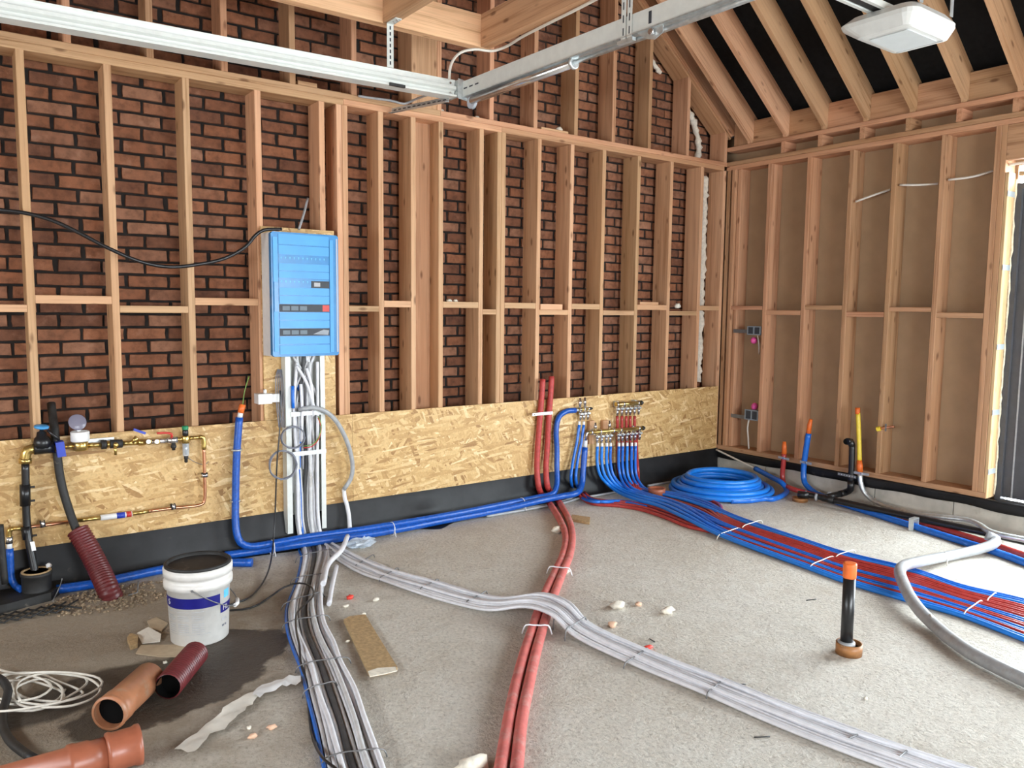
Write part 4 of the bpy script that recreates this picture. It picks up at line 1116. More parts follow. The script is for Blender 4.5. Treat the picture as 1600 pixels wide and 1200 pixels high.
# ---- blue coil on the floor
def blue_coil():
    c = Vector((5.40, -0.60, 0)); pts = []; r = 0.0225
    rr = random.Random(5)
    t = empty('pipe_coil', c, 'loose coil of blue pipe on the floor before the right wall', 'pipe coil')
    layers = [(0.275, 0), (0.325, 0), (0.375, 0), (0.428, 0), (0.40, 1), (0.35, 1), (0.30, 1.1), (0.325, 2.0), (0.285, 2.7)]
    pts = []
    tot = len(layers)
    for k in range(tot*16):
        f = k/16; i = int(f); g = f-i
        a, b = layers[i], layers[min(i+1, tot-1)]
        R = a[0]+(b[0]-a[0])*g; zz = a[1]+(b[1]-a[1])*g
        th = math.pi*0.9+2*math.pi*f
        pts.append(c+Vector((R*math.cos(th)*1.0+rr.uniform(-.006, .006), R*math.sin(th)*1.0, 0.024+zz*0.041+0.003*math.sin(th*2))))
    pipe('coiled_pipe', pts, r, 'blue_bright', t, step=0.05)
    tail = [c+Vector((-0.28, -0.325, 0.024)), c+Vector((-0.14, -0.405, 0.026)), c+Vector((0.02, -0.440, 0.026)), F(1204, 780, .024), F(1221, 775, .022), F(1229, 764, .03), RW(1222, 755, 5.86), RW(1202, 744, 5.93), RW(1180, 732, 5.98)]
    pipe('pipe_tail', tail, r, 'blue_pipe', t, step=0.03)
    pipe('inner_liner', [RW(1180, 732, 5.98), RW(1150, 717.5, 6.0), RW(1119, 702.5, 6.02)], 0.0085, 'cable_white', t)
blue_coil()
tag(MB().ball(F(1067, 776, 0.012), 0.016, 0.013, 0.013, jit=.15).build('foam_crumb', 'foam_white'), 'white foam crumb on the floor left of the blue coil', 'debris')

# ---- pipes rising along the right wall
XP = 6.005
t = empty('riser_pipe', RW(1223, 750, XP), 'red riser with orange tip against the right wall', 'pipe')
pipe('pipe_run', [RW(1225, 708, XP), RW(1224, 725, XP), RW(1222.5, 742, XP), RW(1224, 753, XP-.01), F(1236, 763, .05), F(1262, 771, .03), F(1300, 780, .025), F(1360, 796, .025), F(1420, 812, .02), F(1480, 829, .02), F(1540, 847, .02), F(1610, 871, .02), F(1720, 907, .02)], 0.0215, 'red_pipe', t)
pipe('orange_tip', [RW(1225, 709, XP), RW(1225.5, 698, XP), RW(1225.5, 690, XP)], [0.0225, 0.0205, 0.0145], 'orange_tape', t, smooth=False)
t = empty('riser_pipe', RW(1258, 740, XP), 'blue riser with orange tip against the right wall', 'pipe')
pipe('pipe_run', [RW(1263.5, 677, XP), RW(1260.5, 695, XP), RW(1257.5, 715, XP), RW(1255.5, 735, XP-.005), RW(1257, 753, 5.99), F(1268, 766, .04), F(1300, 781, .026), F(1370, 804, .024), F(1430, 823, .024), F(1500, 845, .024), F(1560, 864, .024), F(1610, 882, .024), F(1720, 920, .024)], 0.0240, 'blue_pipe', t)
pipe('orange_tip', [RW(1263, 679, XP), RW(1265, 664, XP), RW(1267, 655, XP)], [0.0215, 0.0195, 0.0135], 'orange_tape', t, smooth=False)
# black drain run
XD = 5.985
t = empty('drain_pipe', F(1330, 770, 0), 'black drain pipe with an elbow, rising on the right wall', 'pipe')
pipe('upright', [RW(1331.5, 694, XD), RW(1331, 720, XD), RW(1329.5, 755, XD)], 0.0245, 'black_pipe', t)
pipe('elbow', [RW(1323, 690, XD-0.045), RW(1328.5, 689.5, XD-.01), RW(1331.5, 697, XD)], 0.0275, 'black_pipe', t)
el = MB().lathe([(0.018, 0), (0.0255, 0.0005), (0.0255, 0.001)], RW(1322.6, 690, XD-0.0465), (-0.9, -0.42, 0.1), 14).build('open_end_shade', 'mouth_black', t)  # black disc painted on as the shade in the elbow mouth
pipe('elbow', [RW(1329.5, 752, XD), RW(1329, 764, XD-.004), F(1322, 769, .075), F(1312, 772, .07)], 0.0275, 'black_pipe', t)
pipe('branch', [F(1314, 771.5, .07), F(1292, 777, .065)], 0.0245, 'black_pipe', t, smooth=False)
pipe('main_run', [F(1246, 772, .062), F(1270, 774.5, .062), F(1300, 781, .062), F(1360, 794, .062), F(1420, 807, .062), F(1500, 824, .062), F(1600, 846, .062), F(1740, 877, .062)], 0.0245, 'black_pipe', t)
for px, py in ((1258, 772), (1275, 777), (1297, 773.5), (1274, 776)):
    c = F(px, py, .063)
    MB().lathe([(0.0275, 0), (0.0275, 0.006)], c, (0.25, -1, 0) if px != 1297 else (-1, -0.6, 0), 16).build('seal_ring', 'conduit_grey', t)
pipe('socket', [F(1247, 772.2, .062), F(1264, 774, .062)], 0.029, 'black_pipe', t, smooth=False)
pipe('socket', [F(1286, 778, .062), F(1304, 782, .062)], 0.029, 'black_pipe', t, smooth=False)
ring('drain_sleeve', 1250, 783, 0.062, 0.03, 0.007, 'sleeve_brown', 'flat brown sleeve on the floor below the black drain end')
MB_ = MB(); c = F(1430, 829, 0)
t = empty('pipe_stand', c, 'grey metal stand holding up the black drain pipe', 'bracket')
MB().box((c.x-0.04, c.y-0.004, 0), (c.x-0.034, c.y+0.03, 0.085)).build('leg', 'galvanised', t)
MB().box((c.x+0.034, c.y-0.004, 0), (c.x+0.04, c.y+0.03, 0.085)).build('leg', 'galvanised', t)
MB().box((c.x-0.04, c.y-0.004, 0.0855), (c.x+0.04, c.y+0.03, 0.0905)).build('top_bar', 'galvanised', t)
# yellow gas pipe with its sleeve and silver hose
t = empty('gas_pipe', RW(1344, 740, XP), 'yellow pipe with orange ends rising from a silver hose', 'pipe')
pipe('pipe_run', [RW(1340.5, 645, XP), RW(1342, 680, XP), RW(1343, 721, XP)], 0.0180, 'yellow_pipe', t)
pipe('orange_tip', [RW(1340.2, 647, XP), RW(1340, 637, XP)], 0.0195, 'orange_tape', t, smooth=False)
pipe('orange_sleeve', [RW(1342.8, 719, XP), RW(1343.2, 728, XP), RW(1344, 739, XP)], [0.020, 0.025, 0.021], 'orange_tape', t, smooth=False)
pipe('silver_hose', [RW(1344, 739, XP), RW(1344.5, 752, XP-.005), RW(1350, 768, 6.0), F(1362, 780, .06), F(1385, 791, .04), F(1420, 801, .06), F(1470, 808, .09), F(1512, 813, .105), F(1530, 820, .10), F(1550, 832, .085), F(1610, 845, .08), F(1730, 868, .08)], 0.0205, 'galvanised', t)
for px, py, wd, lab in ((1224.5, 716, 17, 'steel wall clip on the red riser'), (1259, 723, 18, 'steel wall clip on the blue riser'), (1346, 740, 24, 'steel wall clip on the yellow pipe')):
    a, b = RW(px-wd/2, py-2, XP-.024), RW(px+wd/2, py+2, XP-.024)
    t = empty('wall_clip', (a+b)/2, lab, 'clip')
    MB().obox((a+b)/2, (b-a)/2, (0.0015, 0, 0), (0, 0, 0.010)).build('band', 'galvanised', t)
    MB().lathe([(0.007, 0), (0.007, 0.006)], (a+b)/2+Vector((-0.002, 0, 0)), (-1, 0, 0), 10).build('screw', 'steel_bright', t)
a, b = RW(1309, 740, XD-.03), RW(1338, 746, XD-.03)
t = empty('perforated_strap', (a+b)/2, 'perforated steel strap across the black drain riser', 'strap')
MB().obox((a+b)/2, (b-a)/2, (0.001, 0, 0), (0, 0, 0.011)).build('band', 'wire_steel', t)
for q in range(7):
    c = a.lerp(b, (q+.5)/7)
    MB().lathe([(0.005, 0), (0.005, 0.001)], c+Vector((-0.0012, 0, 0)), (-1, 0, 0), 8).build('hole', 'zinc_tape', t)
# capped copper stub through the stud
t = empty('gas_stub', RW(1372, 672, 6.05), 'short copper stub with a yellow cap on the stud', 'pipe stub')
pipe('tube', [RW(1375, 669.5, 6.055), RW(1388, 667.5, 6.075), RW(1397, 666.5, 6.08)], 0.010, 'copper', t)
MB().lathe([(0.017, 0), (0.019, 0.008), (0.019, 0.03), (0.014, 0.034)], RW(1376, 669.5, 6.055), RW(1368, 671, 6.045)-RW(1376, 669.5, 6.055), 8, False).build('cap', 'yellow_pipe', t)
MB().obox(RW(1384, 668, 6.060), (0.002, 0, 0), (0, 0.006, 0), (0, 0, 0.03)).build('bracket', 'wire_steel', t)

# ---- grey hose across the heating pipes
HZ = 0.036
tag(pipe('flexible_hose', [F(1541, 836, .11), F(1556, 843, .09), F(1552, 850, .075), F(1530, 858, .05), F(1495, 866, HZ), F(1460, 873, .055), F(1430, 879, .08), F(1412, 884, .085), F(1406, 893, .085), F(1411, 910, .08), F(1424, 936, .07), F(1440, 957, .05), F(1458, 975, HZ), F(1485, 998, HZ), F(1520, 1022, HZ), F(1560, 1043, HZ), F(1620, 1071, HZ), F(1720, 1115, HZ)], 0.0315, 'conduit_grey', n=14), 'thick grey flexible hose lying bent across the heating pipes', 'hose')
for a, lab in (((1476, 872), 'white tie on the upper bend of the grey hose'), ((1453, 971), 'white tie on the lower part of the grey hose')):
    c = F(*a, 0.04)
    tag(pipe('tie_wrap', [c+Vector((-0.03, -0.03, -.036)), c+Vector((-0.012, -0.02, 0.01)), c+Vector((0.0, 0.0, 0.037)), c+Vector((0.02, 0.02, 0.0))], 0.004, 'cable_white', n=6), lab, 'tie')

# ---- lone standpipe on the floor
def standpipe():
    c = F(1326, 1021, 0)
    t = empty('standpipe', c, 'black pipe with orange cap standing in a brown floor sleeve', 'pipe')
    s = MB().lathe([(0.050, 0.004), (0.057, 0), (0.057, 0.052), (0.050, 0.052), (0.050, 0.006)], c, (0, 0, 1), 26)
    s.build('floor_sleeve', 'sleeve_brown', t)
    MB().lathe([(0.0495, 0.030), (0.002, 0.031)], c, (0, 0, 1), 20).build('sleeve_disc', 'mouth_black', t)  # black disc closing the sleeve around the pipe
    k = c+Vector((-0.010, 0.008, 0))
    top = k+Vector((0.004, 0.004, 0.355))
    MB().tube([k+Vector((0, 0, 0.012)), top], 0.0270, 18).build('pipe', 'black_pipe', t)
    MB().lathe([(0.035, 0.040), (0.038, 0.044), (0.038, 0.056), (0.029, 0.060)], k, (0, 0, 1), 18).build('collar', 'conduit_grey', t)
    MB().lathe([(0.0285, 0), (0.0295, 0.005), (0.0300, 0.06), (0.0285, 0.068), (0.022, 0.069)], top, (0, 0, 1), 18).build('cap', 'orange_tape', t)
standpipe()

# ---- boxes and cables in the right wall
def wall_box(px, py, label):
    a, b = RW(px, py+6, 6.075), RW(px+22, py-7, 6.075)
    t = empty('socket_box', (a+b)/2, label, 'junction box')
    MB().box((6.075, b.y, a.z), (6.125, a.y, b.z)).build('box_body', 'box_grey', t)
    for q in (0.27, 0.73):
        yc = a.y+(b.y-a.y)*q
        MB().box((6.0735, yc-0.026, a.z+0.010), (6.0748, yc+0.026, b.z-0.010)).build('opening', 'slot_dark', t)  # dark plate standing in for the shaded inside of the box
    s0 = RW(px-22, py, 6.08)
    MB().obox((6.09, (s0.y+a.y)/2+0.0005, s0.z), (0.001, 0, 0), (0, abs(s0.y-a.y)/2, 0), (0, 0, 0.017)).build('strap', 'wire_steel', t)
    return a, b
a, b = wall_box(1167, 517, 'upper grey socket box between studs on a metal strap')
tag(MB().ball(RW(1178, 532, 6.12), 0.035, 0.03, 0.032).build('pipe_plug', 'pink'), 'pink plug below the upper grey socket box', 'plug')
tag(pipe('cable', [RW(1184, 524, 6.10), RW(1186, 540, 6.11), RW(1186, 553, 6.15)], 0.007, 'cable_white', n=8), 'white cable below the upper grey socket box', 'cable')
a, b = wall_box(1163, 649, 'lower grey socket box between studs on a metal strap')
tag(MB().ball(RW(1179, 635, 6.12), 0.035, 0.03, 0.035).build('pipe_plug', 'pink'), 'pink plug above the lower grey socket box', 'plug')
tag(pipe('cable', [RW(1170, 656, 6.10), RW(1168, 668, 6.10), RW(1169, 685, 6.105), RW(1170, 703, 6.12)], 0.0075, 'cable_white', n=8), 'white cable hanging below the lower grey socket box', 'cable')
for pts, lab in ((((1337, 315), (1362, 306), (1391, 296)), 'white cable in the third bay from the door'), (((1406, 289), (1435, 289), (1466, 287)), 'white cable in the second bay from the door'), (((1482, 281), (1520, 276), (1552, 267)), 'white cable in the bay next to the door')):
    tag(pipe('cable', [RW(*pts[0], 6.085), RW(*pts[1], 6.11), RW(*pts[2], 6.16)], 0.0085, 'cable_white', n=8), lab, 'cable')
tag(pipe('cable', [RW(1574, 258, 6.12), RW(1600, 254, 6.13), RW(1640, 249, 6.13)], 0.009, 'cable_white', n=8), 'white cable above the door head', 'cable')

# ---- water supply on the chipboard, left
WY = -0.075
def water_supply():
    t = empty('water_supply', W(180, 700, 0), 'brass water supply with meter, valves and filter on the chipboard', 'plumbing')
    def P(x, y, d=WY): return W(x, y, d)
    def rod(name, a, b, r, mat, n=12, par=t): return MB().tube([P(*a), P(*b)], r, n).build(name, mat, par)
    MB().tube(spline([P(39.5, 724), P(40, 712), P(43, 704), P(54, 701)], 0.02), 0.026, 14).build('brass_elbow', 'brass', t)
    rod('elbow_collar', (39.5, 724), (39.8, 716), 0.031, 'brass')
    # stopcock with blue hand wheel
    st = rod('stopcock', (53, 702), (84, 699), 0.030, 'black_pipe')
    c = P(66, 698)
    MB().lathe([(0.040, 0), (0.042, 0.03), (0.034, 0.055), (0.026, 0.06), (0.022, 0.085), (0.010, 0.09), (0.010, 0.105)], c+Vector((0, 0, -0.005)), (0, 0, 1), 16).build('bonnet', 'black_pipe', st)
    MB().lathe([(0.012, 0), (0.034, 0.004), (0.036, 0.012), (0.030, 0.017), (0.010, 0.018)], c+Vector((0, -0.002, 0.098)), (0.1, -0.15, 1), 16).build('hand_wheel', 'wheel_blue', st)
    MB().tube([P(74, 672, -.09), P(84, 680, -.10), P(92, 687, -.10)], 0.008, 8).build('side_handle', 'black_pipe', st)
    cl = MB().obox(P(94, 701, -.085), (0.020, 0, 0.002), (0, 0.034, 0), (-0.004, 0, 0.040)).build('lead_seal_clip', 'valve_blue', t)
    rod('union', (84, 699.3), (101, 698.3), 0.022, 'brass'); rod('union', (101, 698), (117, 697), 0.014, 'brass')
    # meter
    c = P(126, 704)
    me = MB().lathe([(0.030, 0), (0.039, 0.006), (0.039, 0.045), (0.034, 0.050)], c, (0, 0, 1), 20).build('water_meter', 'brass', t)
    MB().lathe([(0.044, 0), (0.047, 0.004), (0.047, 0.052), (0.042, 0.056), (0.041, 0.050), (0.002, 0.050)], c+Vector((0, 0, 0.052)), (0, 0, 1), 24).build('meter_dial', 'white_plastic', me)
    lc = c+Vector((-0.006, 0.035, 0.152))
    MB().lathe([(0.002, 0), (0.043, 0.001), (0.046, 0.004), (0.043, 0.007), (0.002, 0.008)], lc, (0.12, -1, 0.42), 22).build('flip_lid', 'lid_smoke', me)
    MB().box((c.x-0.009, c.y+0.028, c.z+0.100), (c.x+0.009, c.y+0.046, c.z+0.114)).build('lid_hinge', 'white_plastic', me)
    MB().obox(P(155, 688, -.035), P(178, 686, -.035)-P(155, 688, -.035), (0, 0.006, 0), (0, 0, 0.012)).build('wall_bracket', 'galvanised', t)
    rod('meter_tail', (137, 696), (160, 695), 0.014, 'brass')
    rod('check_valve', (158, 695), (166, 694.4), 0.026, 'black_rubber'); rod('check_valve', (166, 694.4), (172, 694), 0.020, 'brass')
    tp = rod('tap_body', (172, 694), (191, 693), 0.024, 'black_rubber')
    MB().lathe([(0.013, 0), (0.013, 0.03), (0.006, 0.034)], P(180, 694, -.09), (0, -1, 0), 10).build('tap_spindle', 'brass', tp)
    MB().lathe([(0.008, 0), (0.008, 0.05)], P(180, 697, -.11), (0, 0, -1), 10).build('tap_spout', 'brass', tp)
    rod('pipe_nipple', (191, 692.8), (216, 691.5), 0.014, 'brass')
    yv = MB().tube([P(207, 692), P(214, 683, -.085)], 0.014, 10).build('angle_valve', 'brass', t)
    MB().obox(P(218, 674, -.10), (0.030, 0, -0.014), (0, 0.010, 0), (0.003, 0, 0.006)).build('blue_lever', 'valve_blue', yv)
    rod('valve_body', (216, 691.5), (226, 691), 0.019, 'brass'); rod('valve_body', (226, 691), (262, 688.5), 0.015, 'steel_bright')
    for x in (232, 245):
        g = MB().lathe([(0.017, 0), (0.017, 0.012), (0.012, 0.014)], P(x, 690, -.092), (0, -1, 0), 16).build('test_port', 'brass', t)
        MB().lathe([(0.013, 0), (0.013, 0.003)], P(x, 690, -.106), (0, -1, 0), 16).build('port_cap', 'white_plastic', g)
    bv = rod('ball_valve', (262, 688.5), (277, 687), 0.020, 'steel_bright')
    MB().tube(spline([P(268, 684, -.10), P(268, 678, -.105), P(258, 676.5, -.105), P(245, 677, -.105)], .02), 0.007, 8).build('red_lever', 'valve_red', bv)
    MB().lathe([(0.013, 0), (0.013, 0.02), (0.016, 0.022), (0.016, 0.035), (0.010, 0.04), (0.010, 0.05)], P(271, 690), (0, 0, -1), 12).build('drain_cock', 'black_rubber', bv)
    # filter
    c = P(290, 690)
    fb = MB().lathe([(0.018, -0.010), (0.023, 0.0), (0.023, 0.03), (0.019, 0.036)], c, (0, 0, 1), 16).build('filter_head', 'brass', t)
    MB().lathe([(0.014, 0.036), (0.017, 0.04), (0.017, 0.068), (0.015, 0.07)], c, (0, 0, 1), 16).build('spring_cap', 'black_pipe', fb)
    MB().lathe([(0.017, 0.071), (0.0185, 0.073), (0.0185, 0.090), (0.015, 0.094)], c, (0, 0, 1), 12, False).build('green_knob', 'cap_green', fb)
    MB().lathe([(0.016, -0.085), (0.018, -0.08), (0.019, -0.012), (0.022, -0.010)], c, (0, 0, 1), 16).build('filter_bowl', 'clear_plastic', fb)
    MB().lathe([(0.008, -0.078), (0.009, -0.014)], c, (0, 0, 1), 10).build('filter_sieve', 'steel_bright', fb)
    MB().lathe([(0.006, -0.125), (0.010, -0.12), (0.010, -0.105), (0.013, -0.1), (0.013, -0.086)], c, (0, 0, 1), 12).build('flush_valve', 'black_rubber', fb)
    rod('pipe_nipple', (277, 687), (285, 686), 0.013, 'brass'); rod('pipe_nipple', (296, 685), (312, 683), 0.012, 'brass')
    # copper line
    MB().tube(spline([P(312, 683), P(317, 683.5), P(318.5, 690), P(318.5, 702)], .02), 0.0145, 12).build('brass_elbow', 'brass', t)
    cp = MB().tube(spline([P(318.5, 700), P(319.5, 740), P(320, 778), P(318, 786), P(310, 789.5), P(270, 794), P(232, 799)], .025), 0.0092, 10).build('copper_pipe', 'copper', t)
    rod('press_fitting', (232, 799), (206, 803), 0.0115, 'brass')
    lv = rod('pressure_sleeve', (206, 803), (157, 809), 0.0165, 'white_plastic')
    MB().tube([P(195, 804.3), P(182, 806)], 0.0172, 12).build('blue_band', 'valve_blue', lv)
    MB().tube([P(205, 803), P(197, 804)], 0.0172, 12).build('red_band', 'valve_red', lv)
    rod('press_fitting', (157, 809), (120, 813.5), 0.0115, 'brass')
    MB().tube([P(120, 813.5), P(66, 821), P(34, 825)], 0.0092, 10).build('copper_pipe', 'copper', t)
    rod('press_fitting', (34, 825), (20, 826.5), 0.0115, 'brass')
    MB().tube(spline([P(20, 826.5), P(15, 828), P(14, 835), P(14.5, 848)], .02), 0.0135, 12).build('brass_elbow', 'brass', t)
    rod('union', (14.3, 838), (14.5, 849), 0.018, 'steel_bright')
    for x, y in ((66.5, 818.5), (270.5, 791.5), (319.5, 742)):
        cc = P(x, y); hz = x != 319.5
        ax = Vector((1, 0, 0.07)) if hz else Vector((0, 0, 1))
        k = MB().lathe([(0.020, -0.012), (0.020, 0.012)], cc, ax, 12).build('pipe_clip', 'black_rubber', t)
        MB().lathe([(0.0215, -0.007), (0.0215, 0.007)], cc, ax, 12).build('clip_band', 'steel_bright', k)
        MB().tube([cc, Vector((cc.x, -0.0185, cc.z))], 0.005, 8).build('clip_stud', 'steel_bright', k)
    MB().tube(spline([P(293, 715, -.06), P(305, 722, -.05), P(320, 726, -.04), P(326, 721, -.03)], .02), 0.002, 6).build('seal_wire', 'wire_steel', t)
water_supply()
t = empty('inlet_pipe', W(42, 890, -0.1), 'black water inlet pipe rising to the brass elbow', 'pipe')
pipe('pipe_run', [W(39.5, 724, WY), W(40, 745, WY), W(41, 800, WY), W(44, 840, -.085), W(50, 870, -.11), W(56, 900, -.14)], 0.0195, 'black_pipe', t)
for a, b in (((39, 757), (39.5, 790)), ((40.5, 822), (43, 842))):
    s = MB().tube([W(*a, WY), W(*b, WY)], 0.0255, 14).build('coupler', 'black_pipe', t)
    for q in (0.15, 0.8):
        c = W(*a, WY).lerp(W(*b, WY), q)
        MB().tube([c, c+Vector((0.045, -0.004, 0))], 0.006, 8).build('terminal', 'black_rubber', s)
a, b = W(50, 846, -.112), W(53, 860, -.122)
MB().obox((a+b)/2+Vector((0, -0.006, 0)), (0.010, 0, 0), (0, 0.001, 0), (b-a)/2).build('sticker', 'white_plastic', t)
t = empty('water_pipe', W(15, 900, -.08), 'blue sleeved pipe at the far left below the brass elbow', 'pipe')
pipe('pipe_run', [W(15, 857, -.078), W(16, 880, -.082), W(18, 905, -.09), W(24, 915, -.10), F(34, 921, .06)], 0.0185, 'blue_foam', t)
pipe('white_sleeve', [W(14.5, 848, -.077), W(15, 858, -.078)], 0.0135, 'white_plastic', t, smooth=False)
tag(pipe('black_conduit', [W(0, 820, -.16), W(2, 845, -.16), W(5, 880, -.165), W(8, 912, -.17)], 0.0165, 'black_rubber'), 'black conduit at the left frame edge entering a small collar', 'conduit')
tag(pipe('black_hose', [W(80, 630, 0.10), W(82, 648, 0.06), W(85, 668, -.02), W(87, 690, -.045), W(90, 715, -.05), W(94, 745, -.06), W(101, 775, -.075), W(110, 803, -.10), W(121, 832, -.14), W(131, 855, -.17)], 0.0215, 'black_rubber', n=12), 'thick black hose leading down into the maroon corrugated duct', 'hose')
def corrugated(name, pts, r, label, mouth=True, pitch=0.0165):
    p = [Vector(q) for q in pts]; L = sum((p[i+1]-p[i]).length for i in range(len(p)-1))
    sp = spline(p, 0.01) if len(p) > 2 else p
    # resample evenly
    seg = [0.0]
    for i in range(len(sp)-1): seg.append(seg[-1]+(sp[i+1]-sp[i]).length)
    def at_(s):
        for i in range(len(sp)-1):
            if seg[i+1] >= s: 
                return sp[i].lerp(sp[i+1], (s-seg[i])/max(1e-6, seg[i+1]-seg[i]))
        return sp[-1]
    k = int(seg[-1]/pitch); ring_p = []; rad = []
    for i in range(k):
        for f_, rr in ((0.05, 0.90), (0.28, 1.0), (0.62, 1.0), (0.85, 0.90)):
            ring_p.append(at_((i+f_)*pitch)); rad.append(r*rr)
    t = empty(name, ring_p[-1]*1.0, label, 'duct')
    mb = MB().tube(ring_p, rad, 20, cap=False)
    mb.build('corrugated_wall', 'maroon', t)
    d0 = (ring_p[0]-ring_p[4]).normalized()
    MB().tube(ring_p, r*0.86, 18, cap=False).build('inner_wall', 'mouth_black', t)  # inner wall and end discs blackened for the shade inside the duct
    MB().lathe([(0.002, 0), (r*0.86, 0.0005)], ring_p[0]-d0*0.05, d0, 18).build('bore_shade', 'mouth_black', t)
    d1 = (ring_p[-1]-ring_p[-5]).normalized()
    MB().lathe([(0.002, 0), (r*0.86, 0.0005)], ring_p[-1]-d1*0.01, d1, 18).build('bore_shade', 'mouth_black', t)
corrugated('corrugated_duct', [W(121, 828, -.135), W(137, 855, -.19), W(155, 890, -.27), F(172, 928, .020), F(178, 941, -.05)], 0.056, 'maroon corrugated duct leaning up from the floor to the chipboard')

# ---- service entry block on the floor
def entry():
    t = empty('service_entry', F(50, 935, 0), 'black service entry block with rubber collars at the left', 'service entry')
    sl = MB(); base = [F(-60, 935, 0), F(-60, 985, 0), F(40, 958, 0), F(95, 938, 0), F(112, 922, 0), F(100, 908, 0)]
    bx = [W(-70, 930, -.03), W(105, 915, -.06)]
    poly = [(-0.05, -0.06), (-0.05, -0.30), (0.22, -0.31), (0.42, -0.25), (0.50, -0.12), (0.49, -0.06)]
    sl.prism([(x, y, 0.0) for x, y in poly], (0, 0, 0.045)).build('base_slab', 'black_rubber', t)
    for cx, cy, r, h in ((0.365, -0.165, 0.070, 0.100), (0.115, -0.21, 0.060, 0.085)):
        c = (cx, cy, 0.045)
        k = MB().lathe([(r*1.04, 0), (r, 0.006), (r, h-0.02), (r*1.05, h-0.016), (r*1.05, h), (r*0.84, h), (r*0.82, h-0.028), (0.002, h-0.03)], c, (0, 0, 1), 22).build('collar', 'black_rubber', t)
        MB().lathe([(r*0.84, h+0.0005), (r*0.84, h+0.006), (r*1.0, h+0.006), (r*1.0, h+0.0005)], c, (0, 0, 1), 22).build('seal_ring', 'chipboard_cut', k)
        MB().lathe([(0.002, h-0.029), (r*0.83, h-0.0285)], c, (0, 0, 1), 20).build('filling', 'earth', k)
    MB().ball((0.425, -0.135, 0.155), 0.014, 0.012, 0.016, jit=.2).build('foam_dab', 'white_plastic', t)
entry()
# plastic lattice and wires round the entry
lt = empty('lattice_mat', F(30, 965, 0), 'black plastic lattice lying in the soil before the service entry', 'lattice')
for k in range(9):
    a0 = Vector((-0.02+k*0.055, -0.36, 0.012)); 
    MB().tube([a0, a0+Vector((0.11, -0.13, 0.001))], 0.0045, 6).build('lattice_bar', 'black_rubber', lt)
    a0 = Vector((0.09+k*0.055, -0.36, 0.016))
    MB().tube([a0, a0+Vector((-0.11, -0.13, 0.001))], 0.0045, 6).build('lattice_bar', 'black_rubber', lt)
tag(pipe('bent_wire', [F(82, 940, .01), F(88, 928, .03), F(94, 915, .07), W(97, 904, -.26)], 0.003, 'wire_steel', n=6), 'bent steel wire standing beside the service entry', 'wire')
tag(pipe('bent_wire', [F(200, 930, .004), F(214, 926, .012), F(215, 922, .02), W(216, 908, -.36), ], 0.004, 'wire_steel', n=6), 'rusty steel peg stuck in the soil behind the bucket', 'peg')

gb = MB(); gq = random.Random(31)
for i in range(420):
    a = gq.uniform(0, 6.28); q = gq.random()**.5
    x, y = 0.70+0.34*q*math.cos(a), -0.40+0.20*q*math.sin(a); sz = gq.uniform(.004, .011)
    gb.ball((x, y, sz*.4), sz, sz*gq.uniform(.7, 1), sz*.7, 5, 4, .25, gq)
tag(gb.build('gravel_patch', 'earth'), 'loose brown gravel spilled round the foot of the leaning maroon duct', 'gravel', kind='stuff')
